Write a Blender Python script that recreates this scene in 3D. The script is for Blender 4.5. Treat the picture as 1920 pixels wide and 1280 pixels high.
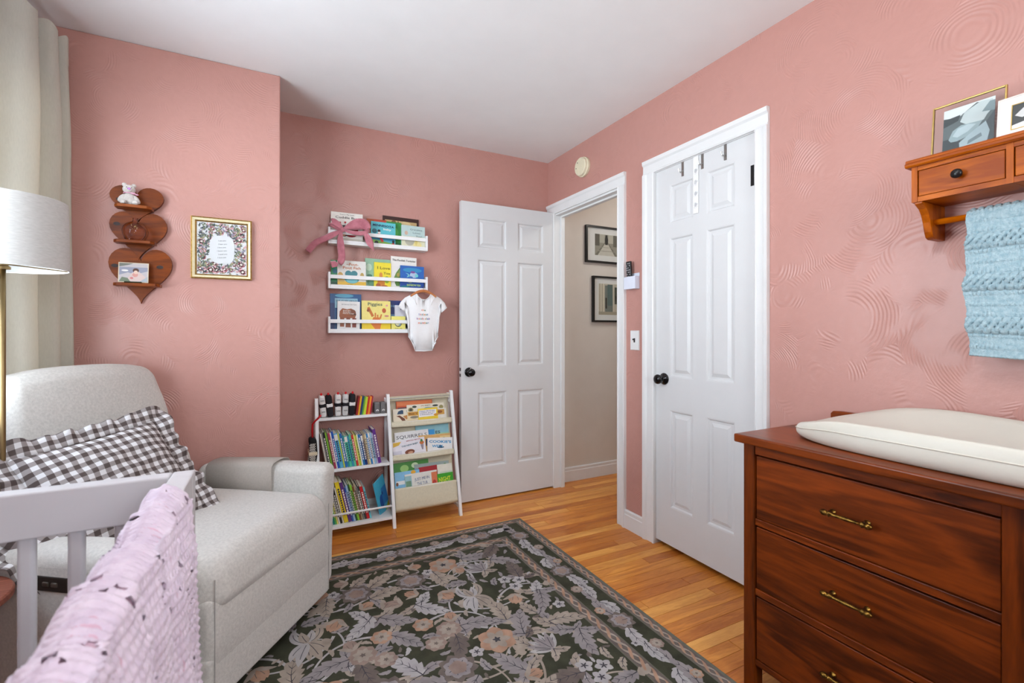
import bpy, bmesh, math, random
from mathutils import Vector, Matrix, Euler, noise as mnoise
PI = math.pi
for o in list(bpy.data.objects): bpy.data.objects.remove(o)
SC = bpy.context.scene
COL = SC.collection
rnd = random.Random(7)

# ------------------------------------------------------------------ camera, world, light, exposure
TH = math.atan(447/870)
cam_d = bpy.data.cameras.new('camera'); cam = bpy.data.objects.new('camera', cam_d); COL.objects.link(cam)
cam_d.sensor_width = 36; cam_d.lens = 870/1920*36; cam_d.shift_y = -19/1920; cam_d.clip_start = .02
cam.location = (0, 0, 1.16); cam.rotation_euler = (PI/2, 0, -TH)
cam_d.dof.use_dof = True; cam_d.dof.focus_distance = 2.6; cam_d.dof.aperture_fstop = 5.6
SC.camera = cam
vs = SC.view_settings
vs.view_transform = 'Standard'; vs.look = 'None'; vs.gamma = 1; vs.use_curve_mapping = False; vs.exposure = -0.24
w = bpy.data.worlds.new('daylight'); SC.world = w; w.use_nodes = True
w.node_tree.nodes['Background'].inputs[0].default_value = (.86, .93, 1, 1)
w.node_tree.nodes['Background'].inputs[1].default_value = 1.6

def area(name, loc, rot, sx, sy, power, color):
    d = bpy.data.lights.new(name, 'AREA'); d.shape = 'RECTANGLE'; d.size = sx; d.size_y = sy
    d.energy = power; d.color = color
    o = bpy.data.objects.new(name, d); COL.objects.link(o); o.location = loc; o.rotation_euler = rot
    return o
# daylight outside the two windows of the room
area('window_daylight_side', (-1.22, 1.30, 1.5), (0, -PI/2, 0), 1.3, 1.7, 180, (.82, .92, 1))
area('window_daylight_rear', (.62, -1.75, 1.72), (PI/2, 0, 0), .8, .9, 42, (.86, .95, 1))

# ------------------------------------------------------------------ helpers
def lin(c):
    return tuple(((x/255)/12.92 if x/255 <= .04045 else ((x/255+.055)/1.055)**2.4) for x in c)
MATS = {}
def mat(name, c, rough=.6, var=.05, scale=25, stretch=(1, 1, 1), bump=0, bscale=None, metal=0, c2=None, spec=.5, detail=4, trans=0, sheen=0, ior=1.45):
    """procedural material: noise between two tones of one colour, optional noise bump"""
    if name in MATS: return MATS[name]
    m = bpy.data.materials.new(name); m.use_nodes = True; nt = m.node_tree; N = nt.nodes; L = nt.links
    b = N['Principled BSDF']; b.inputs['Roughness'].default_value = rough; b.inputs['Metallic'].default_value = metal
    b.inputs['Specular IOR Level'].default_value = spec; b.inputs['IOR'].default_value = ior
    if trans: b.inputs['Transmission Weight'].default_value = trans
    if sheen: b.inputs['Sheen Weight'].default_value = sheen
    l = lin(c)
    ca = tuple(x*(1-var) for x in l); cb = tuple(min(1, x*(1+var)) for x in l)
    if c2: ca, cb = lin(c2), l
    tc = N.new('ShaderNodeTexCoord'); mp = N.new('ShaderNodeMapping'); mp.inputs['Scale'].default_value = stretch
    L.new(tc.outputs['Object'], mp.inputs[0])
    n = N.new('ShaderNodeTexNoise'); n.inputs['Scale'].default_value = scale; n.inputs['Detail'].default_value = detail
    L.new(mp.outputs[0], n.inputs['Vector'])
    r = N.new('ShaderNodeValToRGB'); r.color_ramp.elements[0].color = (*ca, 1); r.color_ramp.elements[1].color = (*cb, 1)
    r.color_ramp.elements[0].position = .3; r.color_ramp.elements[1].position = .7
    L.new(n.outputs['Fac'], r.inputs[0]); L.new(r.outputs[0], b.inputs['Base Color'])
    if bump:
        n2 = N.new('ShaderNodeTexNoise'); n2.inputs['Scale'].default_value = bscale or scale*4; n2.inputs['Detail'].default_value = 3
        L.new(mp.outputs[0], n2.inputs['Vector'])
        bp = N.new('ShaderNodeBump'); bp.inputs['Strength'].default_value = bump; bp.inputs['Distance'].default_value = .01
        L.new(n2.outputs['Fac'], bp.inputs['Height']); L.new(bp.outputs[0], b.inputs['Normal'])
    MATS[name] = m
    return m
def cm(c, rough=.45):
    return mat('print_%d_%d_%d_%d' % (*c, int(rough*100)), c, rough, .04, 40)
def wood(name, dark, light, axis=1, scale=9, rough=.35, ring=.6, spec=.22, lo=.45, hi=.92):
    """wood: stretched noise distorting a wave, grain along axis"""
    if name in MATS: return MATS[name]
    m = bpy.data.materials.new(name); m.use_nodes = True; nt = m.node_tree; N = nt.nodes; L = nt.links
    b = N['Principled BSDF']; b.inputs['Roughness'].default_value = rough; b.inputs['Specular IOR Level'].default_value = spec
    tc = N.new('ShaderNodeTexCoord'); mp = N.new('ShaderNodeMapping')
    st = [1, 1, 1]; st[axis] = .12; mp.inputs['Scale'].default_value = st
    oi = N.new('ShaderNodeObjectInfo'); vm = N.new('ShaderNodeVectorMath'); vm.operation = 'ADD'
    sc = N.new('ShaderNodeMath'); sc.operation = 'MULTIPLY'; sc.inputs[1].default_value = 7.3
    L.new(oi.outputs['Random'], sc.inputs[0]); L.new(tc.outputs['Object'], vm.inputs[0]); L.new(sc.outputs[0], vm.inputs[1])
    L.new(vm.outputs[0], mp.inputs[0])
    n = N.new('ShaderNodeTexNoise'); n.inputs['Scale'].default_value = scale; n.inputs['Detail'].default_value = 6; n.inputs['Distortion'].default_value = .6
    L.new(mp.outputs[0], n.inputs['Vector'])
    f = N.new('ShaderNodeTexNoise'); f.inputs['Scale'].default_value = scale*14; f.inputs['Detail'].default_value = 3
    L.new(mp.outputs[0], f.inputs['Vector'])
    sn = N.new('ShaderNodeMath'); sn.operation = 'MULTIPLY'; sn.inputs[1].default_value = 42; L.new(n.outputs['Fac'], sn.inputs[0])
    s2 = N.new('ShaderNodeMath'); s2.operation = 'SINE'; L.new(sn.outputs[0], s2.inputs[0])
    a1 = N.new('ShaderNodeMath'); a1.operation = 'MULTIPLY_ADD'; a1.inputs[1].default_value = .12*ring; a1.inputs[2].default_value = 0; L.new(s2.outputs[0], a1.inputs[0])
    a2 = N.new('ShaderNodeMath'); a2.operation = 'ADD'; L.new(a1.outputs[0], a2.inputs[0]); L.new(n.outputs['Fac'], a2.inputs[1])
    a3 = N.new('ShaderNodeMath'); a3.operation = 'MULTIPLY_ADD'; a3.inputs[1].default_value = .35; L.new(f.outputs['Fac'], a3.inputs[0]); L.new(a2.outputs[0], a3.inputs[2])
    r = N.new('ShaderNodeValToRGB'); r.color_ramp.elements[0].color = (*lin(dark), 1); r.color_ramp.elements[1].color = (*lin(light), 1)
    r.color_ramp.elements[0].position = lo; r.color_ramp.elements[1].position = hi
    L.new(a3.outputs[0], r.inputs[0]); L.new(r.outputs[0], b.inputs['Base Color'])
    bp = N.new('ShaderNodeBump'); bp.inputs['Strength'].default_value = .06; bp.inputs['Distance'].default_value = .005
    L.new(a3.outputs[0], bp.inputs['Height']); L.new(bp.outputs[0], b.inputs['Normal'])
    MATS[name] = m; return m

class MB:
    def __init__(s): s.v = []; s.f = []; s.mi = []; s.cur = 0; s.uv = None
    def add(s, vs_, fs):
        k = len(s.v); s.v += [tuple(p) for p in vs_]
        for f in fs: s.f.append(tuple(i+k for i in f)); s.mi.append(s.cur)
        return s
    def box(s, x0, x1, y0, y1, z0, z1, M=None):
        p = [(x, y, z) for z in (z0, z1) for y in (y0, y1) for x in (x0, x1)]
        if M is not None: p = [tuple(M @ Vector(q)) for q in p]
        return s.add(p, [(0, 2, 3, 1), (4, 5, 7, 6), (0, 1, 5, 4), (2, 6, 7, 3), (0, 4, 6, 2), (1, 3, 7, 5)])
    def frustum(s, a, b):   # two rectangles (lists of 4 points)
        return s.add(a+b, [(3, 2, 1, 0), (4, 5, 6, 7)]+[(i, (i+1) % 4, 4+(i+1) % 4, 4+i) for i in range(4)])
    def prism(s, poly, fn, caps=True):
        """poly: list of 2-D points; fn(p, k) -> 3-D point for k = 0, 1"""
        n = len(poly)
        p = [fn(q, 0) for q in poly]+[fn(q, 1) for q in poly]
        fs = [(i, (i+1) % n, n+(i+1) % n, n+i) for i in range(n)]
        if caps: fs += [tuple(range(n-1, -1, -1)), tuple(range(n, 2*n))]
        return s.add(p, fs)
    def lathe(s, prof, M=None, n=24, cap=True):
        p = []; k = len(prof)
        for (r, z) in prof:
            for i in range(n):
                a = 2*PI*i/n; p.append((r*math.cos(a), r*math.sin(a), z))
        if M is not None: p = [tuple(M @ Vector(q)) for q in p]
        fs = [(j*n+i, j*n+(i+1) % n, (j+1)*n+(i+1) % n, (j+1)*n+i) for j in range(k-1) for i in range(n)]
        if cap: fs += [tuple(range(n-1, -1, -1)), tuple(range((k-1)*n, k*n))]
        return s.add(p, fs)
    def tube(s, pts, r, n=10, cap=True):
        P = [Vector(p) for p in pts]; p = []
        for i, q in enumerate(P):
            d = (P[min(i+1, len(P)-1)]-P[max(i-1, 0)]).normalized()
            u = d.cross(Vector((0, 0, 1)))
            if u.length < 1e-3: u = Vector((1, 0, 0))
            u.normalize(); v = d.cross(u).normalized()
            rr = r[i] if isinstance(r, (list, tuple)) else r
            for k in range(n):
                a = 2*PI*k/n; p.append(q+u*math.cos(a)*rr+v*math.sin(a)*rr)
        m = len(P)
        fs = [(j*n+i, j*n+(i+1) % n, (j+1)*n+(i+1) % n, (j+1)*n+i) for j in range(m-1) for i in range(n)]
        if cap: fs += [tuple(range(n-1, -1, -1)), tuple(range((m-1)*n, m*n))]
        return s.add(p, fs)
    def ball(s, c, r, n=16, m=10, M=None):
        rx, ry, rz = r if isinstance(r, (list, tuple)) else (r, r, r)
        p = [(0, 0, rz)]
        for j in range(1, m):
            t = PI*j/m
            for i in range(n):
                a = 2*PI*i/n; p.append((rx*math.sin(t)*math.cos(a), ry*math.sin(t)*math.sin(a), rz*math.cos(t)))
        p.append((0, 0, -rz)); e = len(p)-1
        p = [tuple((M @ Vector(q) if M is not None else Vector(q))+Vector(c)) for q in p]
        fs = [(0, 1+i, 1+(i+1) % n) for i in range(n)]
        for j in range(m-2): fs += [(1+j*n+i, 1+(j+1)*n+i, 1+(j+1)*n+(i+1) % n, 1+j*n+(i+1) % n) for i in range(n)]
        fs += [(e, 1+(m-2)*n+(i+1) % n, 1+(m-2)*n+i) for i in range(n)]
        return s.add(p, fs)
    def grid(s, nu, nv, fn, closed_u=False):
        p = [fn(i/(nu if closed_u else nu-1), j/(nv-1)) for j in range(nv) for i in range(nu)]
        fs = [(j*nu+i, j*nu+(i+1) % nu, (j+1)*nu+(i+1) % nu, (j+1)*nu+i) for j in range(nv-1) for i in range(nu if closed_u else nu-1)]
        return s.add(p, fs)
    def rbox(s, h, r, n=4, k=4, fn=None):
        """rounded box, half sizes h, radius r; fn deforms every point"""
        def cs(a):
            rr = min(r, a*.999); inn = a-rr
            o = [-inn-rr*math.tan(PI/4*(1-q/k)) for q in range(k)]
            o += [-inn+2*inn*q/n for q in range(n+1)]
            o += [inn+rr*math.tan(PI/4*q/k) for q in range(1, k+1)]
            return o
        C = [cs(a) for a in h]; idx = {}; pts = []; fs = []
        def vid(i, j, l):
            if (i, j, l) in idx: return idx[(i, j, l)]
            p = Vector((C[0][i], C[1][j], C[2][l])); q = Vector([max(-(h[a]-min(r, h[a]*.999)), min(h[a]-min(r, h[a]*.999), p[a])) for a in range(3)])
            d = p-q
            if d.length > 1e-9: d = d.normalized()*r
            p = q+d
            if fn: p = Vector(fn(p))
            idx[(i, j, l)] = len(pts); pts.append(p); return idx[(i, j, l)]
        I, J, K = len(C[0])-1, len(C[1])-1, len(C[2])-1
        for i in range(I):
            for j in range(J):
                fs.append((vid(i, j, 0), vid(i, j+1, 0), vid(i+1, j+1, 0), vid(i+1, j, 0)))
                fs.append((vid(i, j, K), vid(i+1, j, K), vid(i+1, j+1, K), vid(i, j+1, K)))
            for l in range(K):
                fs.append((vid(i, 0, l), vid(i+1, 0, l), vid(i+1, 0, l+1), vid(i, 0, l+1)))
                fs.append((vid(i, J, l), vid(i, J, l+1), vid(i+1, J, l+1), vid(i+1, J, l)))
        for j in range(J):
            for l in range(K):
                fs.append((vid(0, j, l), vid(0, j, l+1), vid(0, j+1, l+1), vid(0, j+1, l)))
                fs.append((vid(I, j, l), vid(I, j+1, l), vid(I, j+1, l+1), vid(I, j, l+1)))
        return s.add(pts, fs)
    def mesh(s, name, mats, smooth=False):
        me = bpy.data.meshes.new(name); me.from_pydata(s.v, [], s.f)
        for m in (mats if isinstance(mats, (list, tuple)) else [mats]): me.materials.append(m)
        me.polygons.foreach_set('material_index', s.mi)
        if smooth: me.polygons.foreach_set('use_smooth', [True]*len(me.polygons))
        me.update()
        return me
    def build(s, name, mats, parent=None, smooth=False, bevel=0, seg=2, label=None, auto=False, solid=0):
        me = s.mesh(name, mats, smooth or auto)
        o = put(name, me, parent, label)
        if auto:
            me.set_sharp_from_angle(angle=math.radians(38))
        if bevel:
            b = o.modifiers.new('bevel', 'BEVEL'); b.width = bevel; b.segments = seg; b.limit_method = 'ANGLE'; b.angle_limit = .6
        if solid:
            b = o.modifiers.new('solid', 'SOLIDIFY'); b.thickness = solid; b.offset = 0
        return o
def put(name, me, parent=None, label=None):
    o = bpy.data.objects.new(name, me); COL.objects.link(o)
    if parent: o.parent = parent
    if label: o['label'] = label
    return o
def tag(o, label, cat=None, group=None, kind=None):
    o['label'] = label
    if cat: o['category'] = cat
    if group: o['group'] = group
    if kind: o['kind'] = kind
    return o
def thing(name, label, cat, loc=(0, 0, 0), rot=(0, 0, 0), group=None, kind=None):
    o = bpy.data.objects.new(name, None); COL.objects.link(o); o.location = loc; o.rotation_euler = rot
    o.empty_display_size = .02
    return tag(o, label, cat, group, kind)
def structure(o, label=None):
    o['kind'] = 'structure'
    if label: o['label'] = label
    return o
TXT = {}
def text_data(st, bold=0.0):
    """outline of a line of text as flat mesh data, height 1 = cap height, centred"""
    if (st, bold) in TXT: return TXT[(st, bold)]
    cu = bpy.data.curves.new('lettering', 'FONT'); cu.body = st; cu.size = 1.4; cu.offset = bold; cu.resolution_u = 2
    o = bpy.data.objects.new('lettering', cu); COL.objects.link(o)
    dg = bpy.context.evaluated_depsgraph_get(); me = bpy.data.meshes.new_from_object(o.evaluated_get(dg))
    vs_ = [(v.co.x, v.co.y) for v in me.vertices]; fs = [tuple(p.vertices) for p in me.polygons]
    bpy.data.objects.remove(o); bpy.data.curves.remove(cu); bpy.data.meshes.remove(me)
    if vs_:
        x0 = min(v[0] for v in vs_); x1 = max(v[0] for v in vs_)
        vs_ = [(v[0]-(x0+x1)/2, v[1]) for v in vs_]
    TXT[(st, bold)] = (vs_, fs, (x1-x0) if vs_ else 0); return TXT[(st, bold)]
def add_text(mb, st, fn, h, width=None, bold=.02, rot=0):
    vs_, fs, w_ = text_data(st, bold)
    kx = h if width is None else width/max(w_, 1e-6)
    c, s = math.cos(rot), math.sin(rot)
    mb.add([fn(x*kx*c-y*h*s, x*kx*s+y*h*c) for x, y in vs_], fs)
def smoothstep(a, b, x):
    t = max(0, min(1, (x-a)/(b-a))); return t*t*(3-2*t)

# ------------------------------------------------------------------ the room
def wall_paint(name, c, amp=.35, rough=.5):
    m = bpy.data.materials.new(name); m.use_nodes = True; nt = m.node_tree; N = nt.nodes; L = nt.links
    b = N['Principled BSDF']; b.inputs['Roughness'].default_value = rough
    tc = N.new('ShaderNodeTexCoord')
    wn = N.new('ShaderNodeTexNoise'); wn.inputs['Scale'].default_value = 5; wn.inputs['Detail'].default_value = 2
    L.new(tc.outputs['Object'], wn.inputs['Vector'])
    mx = N.new('ShaderNodeMix'); mx.data_type = 'VECTOR'; mx.inputs['Factor'].default_value = .035
    L.new(tc.outputs['Object'], mx.inputs[4]); L.new(wn.outputs['Color'], mx.inputs[5])
    vo = N.new('ShaderNodeTexVoronoi'); vo.inputs['Scale'].default_value = 4.2; L.new(mx.outputs[1], vo.inputs['Vector'])
    k = N.new('ShaderNodeMath'); k.operation = 'MULTIPLY'; k.inputs[1].default_value = 185; L.new(vo.outputs['Distance'], k.inputs[0])
    s = N.new('ShaderNodeMath'); s.operation = 'SINE'; L.new(k.outputs[0], s.inputs[0])
    mk = N.new('ShaderNodeTexNoise'); mk.inputs['Scale'].default_value = 10; mk.inputs['Detail'].default_value = 1; L.new(tc.outputs['Object'], mk.inputs['Vector'])
    mr = N.new('ShaderNodeMapRange'); mr.inputs[1].default_value = .50; mr.inputs[2].default_value = .66; L.new(mk.outputs['Fac'], mr.inputs[0])
    dr_ = N.new('ShaderNodeMapRange'); dr_.inputs[1].default_value = .14; dr_.inputs[2].default_value = .26; L.new(vo.outputs['Distance'], dr_.inputs[0])
    m0 = N.new('ShaderNodeMath'); m0.operation = 'MULTIPLY'; L.new(dr_.outputs[0], m0.inputs[0]); L.new(mr.outputs[0], m0.inputs[1])
    mu = N.new('ShaderNodeMath'); mu.operation = 'MULTIPLY'; L.new(s.outputs[0], mu.inputs[0]); L.new(m0.outputs[0], mu.inputs[1])
    fn = N.new('ShaderNodeTexNoise'); fn.inputs['Scale'].default_value = 38; fn.inputs['Detail'].default_value = 4; L.new(tc.outputs['Object'], fn.inputs['Vector'])
    ad = N.new('ShaderNodeMath'); ad.operation = 'MULTIPLY_ADD'; ad.inputs[1].default_value = 1.2; L.new(fn.outputs['Fac'], ad.inputs[0]); L.new(mu.outputs[0], ad.inputs[2])
    bp = N.new('ShaderNodeBump'); bp.inputs['Strength'].default_value = amp; bp.inputs['Distance'].default_value = .0035
    L.new(ad.outputs[0], bp.inputs['Height']); L.new(bp.outputs[0], b.inputs['Normal'])
    r = N.new('ShaderNodeValToRGB'); l = lin(c)
    r.color_ramp.elements[0].color = (*[x*.96 for x in l], 1); r.color_ramp.elements[1].color = (*[min(1, x*1.04) for x in l], 1)
    L.new(fn.outputs['Fac'], r.inputs[0]); L.new(r.outputs[0], b.inputs['Base Color'])
    return m
PINK = wall_paint('pink_swirled_plaster', (190, 139, 129), .25, .40)
CEIL = mat('ceiling_white', (242, 242, 242), .8, .015, 6, bump=.05, bscale=30)
HALLP = mat('hall_wall_greige', (214, 207, 198), .6, .02, 8, bump=.08, bscale=40)
TRIM = mat('white_gloss_trim', (228, 228, 228), .35, .012, 12)
DOORW = mat('white_door_paint', (216, 216, 217), .42, .012, 10)
BLACK = mat('black_metal', (16, 16, 17), .32, .1, 30)
XR, YB, YC, XL, XC, HC = 1.86, 3.02, 2.60, -.93, .03, 2.44
XO = 1.93       # hall side of the right wall

mb = MB(); mb.box(-1.2, 3.6, -1.6, 3.2, -.06, -.004)
floor = structure(mb.build('floor', mat('subfloor_dark', (60, 34, 18), .8)), 'honey-stained oak strip floor of the bedroom and hall')
# strip planks, each its own board
PLK = []
for i, (d, l) in enumerate([((190, 110, 40), (234, 160, 74)), ((176, 96, 34), (222, 144, 62)), ((202, 126, 50), (240, 174, 88)), ((166, 88, 30), (210, 130, 54)), ((208, 134, 56), (244, 182, 98))]):
    PLK.append(wood('oak_strip_%d' % i, d, l, 0, 16, .30, .5, .35))
pw = .0572; n = 0
meshes = {}
rot = Matrix.Rotation(math.radians(-.8), 3, 'Z')
for row in range(-25, 54):
    y = row*pw
    x = -1.1-rnd.random()*1.1
    x1_end = 3.5 if y > .5 else 1.9
    while x < x1_end:
        L_ = rnd.uniform(.75, 2.1) if 0 < y else rnd.uniform(1.8, 3)
        a, b = max(x, -1.15), min(x+L_, x1_end)
        if b-a > .12 and n < 298:
            key = (round((b-a)*5), rnd.randrange(5))
            ln = key[0]/5 if False else (b-a)
            m_ = MB(); e = .0012
            m_.frustum([(a+e*.3, .0003, -.004), (b-e*.3, .0003, -.004), (b-e*.3, pw-.0003, -.004), (a+e*.3, pw-.0003, -.004)],
                       [(a+e, .0009, 0), (b-e, .0009, 0), (b-e, pw-.0009, 0), (a+e, pw-.0009, 0)])
            me = m_.mesh('plank', PLK[rnd.choice([0, 0, 1, 1, 2, 3, 4])])
            o = put('plank', me, floor); o.location = (0, y, 0); o.rotation_euler = (0, 0, math.radians(-.8)); n += 1
        x += L_

mb = MB(); mb.box(-1.2, 3.6, -1.6, 3.2, HC, HC+.08)
structure(mb.build('ceiling', CEIL), 'plain white plaster ceiling')
DO = (2.20, 2.915, 2.035)      # hall door opening  y0 y1 top
CO = (1.300, 1.912, 2.035)     # closet opening
mb = MB()
for a in ((-1.6, CO[0], 0, HC), (CO[0], CO[1], CO[2], HC), (CO[1], DO[0], 0, HC), (DO[0], DO[1], DO[2], HC), (DO[1], YB, 0, HC)):
    mb.box(XR, XO, a[0], a[1], a[2], a[3])
structure(mb.build('wall_right', PINK), 'pink swirled plaster wall with the two doorways')
mb = MB(); mb.box(XC-.1, XO, YB, YB+.1, 0, HC)
structure(mb.build('wall_back', PINK), 'pink plaster wall behind the book shelves')
mb = MB(); mb.box(XL-.1, XC, YC, YC+.5, 0, HC)
structure(mb.build('wall_chimney', PINK, bevel=.006, seg=3), 'projecting pink wall with heart shelf and framed print')
WL = (1.0, 2.50, .86, 2.13)      # window in the left wall  y0 y1 z0 z1
mb = MB()
for a in ((-1.6, WL[0], 0, HC), (WL[1], YC, 0, HC), (WL[0], WL[1], 0, WL[2]), (WL[0], WL[1], WL[3], HC)):
    mb.box(XL-.1, XL, a[0], a[1], a[2], a[3])
structure(mb.build('wall_left', PINK), 'pink plaster wall with the curtained window')
WF = (.14, 1.10, 1.2, 2.25)
mb = MB()
for a in ((XL, WF[0], 0, HC), (WF[1], XR, 0, HC), (WF[0], WF[1], 0, WF[2]), (WF[0], WF[1], WF[3], HC)):
    mb.box(a[0], a[1], -1.6, -1.5, a[2], a[3])
structure(mb.build('wall_front', PINK), 'pink plaster wall behind the viewer')
mb = MB(); mb.box(XO, 3.5, 3.0, 3.1, 0, HC); mb.box(3.4, 3.5, .9, 3.0, 0, HC); mb.box(XO, 3.4, .8, .9, 0, HC)
structure(mb.build('wall_hall', HALLP), 'pale greige wall of the hall beyond the door')
# rear window behind the viewer
wn = structure(thing('window_2', 'white window behind the viewer', None), 'white framed window behind the viewer')
mb = MB()
for a in ((WF[0]-.07, WF[0]+.03, WF[2]-.07, WF[3]+.07), (WF[1]-.03, WF[1]+.07, WF[2]-.07, WF[3]+.07)): mb.box(a[0], a[1], -1.56, -1.485, a[2], a[3])
for a in ((WF[2]-.07, WF[2]+.03), (WF[3]-.03, WF[3]+.07)): mb.box(WF[0]+.03, WF[1]-.03, -1.56, -1.485, a[0], a[1])
mb.build('window_frame', TRIM, wn)

# casings, jambs, baseboards
def profile_y(mb, y0, y1, z0, z1, flip):   # vertical casing board on the right wall: flat + raised outer bead + inner bead
    w_ = y1-y0
    prof = [(0, 0), (0, .013), (.10, .016), (.14, .012), (.62, .012), (.68, .016), (.74, .02), (.97, .022), (1, .018), (1, 0)]
    pts = [((y0+w_*a) if not flip else (y1-w_*a), XR-d) for a, d in prof]
    mb.prism(pts, lambda q, k: (q[1], q[0], z1 if k else z0))
def profile_z(mb, y0, y1, z0, z1):
    h_ = z1-z0
    prof = [(0, 0), (0, .013), (.10, .016), (.14, .012), (.62, .012), (.68, .016), (.74, .02), (.97, .022), (1, .018), (1, 0)]
    mb.prism([(XR-d, z0+h_*a) for a, d in prof], lambda q, k: (q[0], y1 if k else y0, q[1]))
t1 = structure(thing('trim_1', 'white casing', None), 'white moulded casing around the hall doorway')
t2 = structure(thing('trim_2', 'white casing', None), 'white moulded casing around the closet door')
mb = MB(); profile_y(mb, 2.137, 2.206, 0, 2.030, True); mb.build('side_casing', TRIM, t1)
mb = MB(); profile_y(mb, 2.912, 3.015, 0, 2.030, False); mb.build('side_casing', TRIM, t1)
mb = MB(); profile_z(mb, 2.137, 3.015, 2.030, 2.106); mb.build('head_casing', TRIM, t1)
mb = MB(); mb.box(XR, XO+.01, DO[0], DO[0]+.016, 0, 2.035); mb.box(XR, XO+.01, DO[1]-.004, DO[1]+.002, 0, 2.035); mb.box(XR, XO+.01, DO[0]+.016, DO[1], 2.018, 2.035)
mb.build('jamb', TRIM, t1)
mb = MB(); mb.box(1.90, 1.932, DO[1]-.018, DO[1]-.004, 0, 2.018); mb.box(1.90, 1.932, DO[0]+.016, DO[0]+.028, 0, 2.018); mb.box(1.90, 1.932, DO[0]+.028, DO[1]-.018, 2.006, 2.018)
mb.build('door_stop', TRIM, t1, bevel=.002)
mb = MB(); mb.box(XR+.002, XR+.03, DO[0]+.016, DO[0]+.019, .87, .93); mb.build('strike_plate', BLACK, t1)
mb = MB(); profile_y(mb, 1.903, 1.984, 0, 2.030, False); mb.build('side_casing', TRIM, t2)
mb = MB(); profile_y(mb, 1.243, 1.305, 0, 2.030, True); mb.build('side_casing', TRIM, t2)
mb = MB(); profile_z(mb, 1.243, 1.984, 2.030, 2.108); mb.build('head_casing', TRIM, t2)
mb = MB(); mb.box(XR-.001, XO, 1.298, 1.305, 0, 2.035); mb.box(XR-.001, XO, 1.905, 1.914, 0, 2.035); mb.box(XR-.001, XO, 1.3, 1.91, 2.028, 2.037); mb.build('jamb', TRIM, t2)
mb = MB(); mb.box(XO, XO+.02, 1.29, 1.92, 0, 2.04); mb.build('closet_backing', mat('dark_closet', (20, 15, 12), .9), t2)
def baseboard(name, label, a, b, h_=.105):
    a = Vector((*a, 0)); b = Vector((*b, 0)); d = (b-a).normalized(); nrm = Vector((d.y, -d.x, 0))
    prof = [(0, 0), (.016, 0), (.016, h_-.028), (.012, h_-.024), (.013, h_-.006), (.008, h_), (0, h_)]
    m_ = MB(); m_.prism(prof, lambda q, k: tuple((b if k else a)+nrm*q[0]+Vector((0, 0, q[1]))))
    return structure(m_.build(name, TRIM), label)
baseboard('baseboard_right', 'white baseboard between the two doorways', (XR, 2.137), (XR, 1.984), .108)
baseboard('baseboard_back', 'white baseboard behind the book rack', (XC, YB), (XR, YB))
baseboard('baseboard_chimney', 'white baseboard of the projecting wall behind the armchair', (XL, YC), (XC, YC))
baseboard('baseboard_hall', 'white baseboard along the hall wall', (XO, 3.0), (3.4, 3.0), .108)

# ------------------------------------------------------------------ doors
def knob(parent, y, z, x=0):   # along local -y from the door face (local door: x width, z up, front at y = 0)
    M_ = Matrix.Translation((x, 0, z)) @ Matrix.Rotation(PI/2, 4, 'X')
    k = MB(); k.lathe([(.001, .0), (.031, .0), (.032, .004), (.028, .009), (.016, .012), (.011, .018), (.0105, .026), (.017, .031), (.0245, .040), (.0262, .048), (.0235, .057), (.014, .0625), (.001, .064)], M_, 28)
    return k.build('knob', mat('black_glazed_knob', (10, 10, 11), .12), parent, smooth=True)
def make_door(root, W, H, cols, rows, z0=0.0, face_mats=DOORW):
    """door leaf in local x (0..W), z; front face y = 0, thickness to y = .035. cols/rows = panel ranges"""
    D, dp = .035, .009
    f = MB()
    f.box(0, W, dp+.004, D, z0, H)
    xs = [0]+[c for p in cols for c in p]+[W]; 
    for i in range(0, len(xs), 2): f.box(xs[i], xs[i+1], 0, dp+.004, z0, H)
    for c in cols:
        zs = [z0]+[c2 for p in rows for c2 in p]+[H]
        for i in range(0, len(zs), 2): f.box(c[0], c[1], 0, dp+.004, zs[i], zs[i+1])
    f.build('door_leaf', face_mats, root)
    for c in cols:
        for r in rows:
            p = MB(); a0, a1, b0, b1 = c[0], c[1], r[0], r[1]
            def rect(i, y): return [(a0+i, y, b0+i), (a1-i, y, b0+i), (a1-i, y, b1-i), (a0+i, y, b1-i)]
            R_ = [rect(0, 0), rect(.007, .0015), rect(.013, dp), rect(.024, dp), rect(.040, .0025), rect(.043, .0025)]
            V = [q for rr in R_ for q in rr]; F_ = []
            for j in range(len(R_)-1):
                for i in range(4): F_.append((j*4+i, j*4+(i+1) % 4, (j+1)*4+(i+1) % 4, (j+1)*4+i))
            k = (len(R_)-1)*4; F_.append((k, k+1, k+2, k+3)); p.add(V, F_)
            p.build('panel', face_mats, root)
d1 = structure(thing('door_1', 'white six-panel door standing open against the back wall', None, (1.117, 2.918, 0), (0, 0, math.radians(.4))), 'white six-panel door standing open against the back wall')
make_door(d1, .742, 2.037, [(.118, .342), (.427, .645)], [(.226, .745), (.918, 1.655), (1.728, 1.936)], .012)
knob(d1, 0, .885, .055)
m_ = MB(); m_.box(-.0012, 0, .006, .029, .855, .875); m_.box(-.0012, 0, .006, .029, .893, .915); m_.build('latch_plate', BLACK, d1)
for z in (.327, 1.835):
    h = MB(); h.lathe([(.0005, -.045), (.006, -.045), (.006, .045), (.0005, .045)], Matrix.Translation((.745, -.002, z)), 10); h.build('hinge', BLACK, d1)
d2 = structure(thing('door_2', 'closed white six-panel closet door', None, (1.868, 1.9055, 0), (0, 0, -PI/2)), 'closed white six-panel closet door beside the dresser')
make_door(d2, .603, 2.030, [(.100, .254), (.334, .490)], [(.226, .745), (.918, 1.655), (1.728, 1.936)], .026)
knob(d2, 0, .905, .062)
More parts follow.
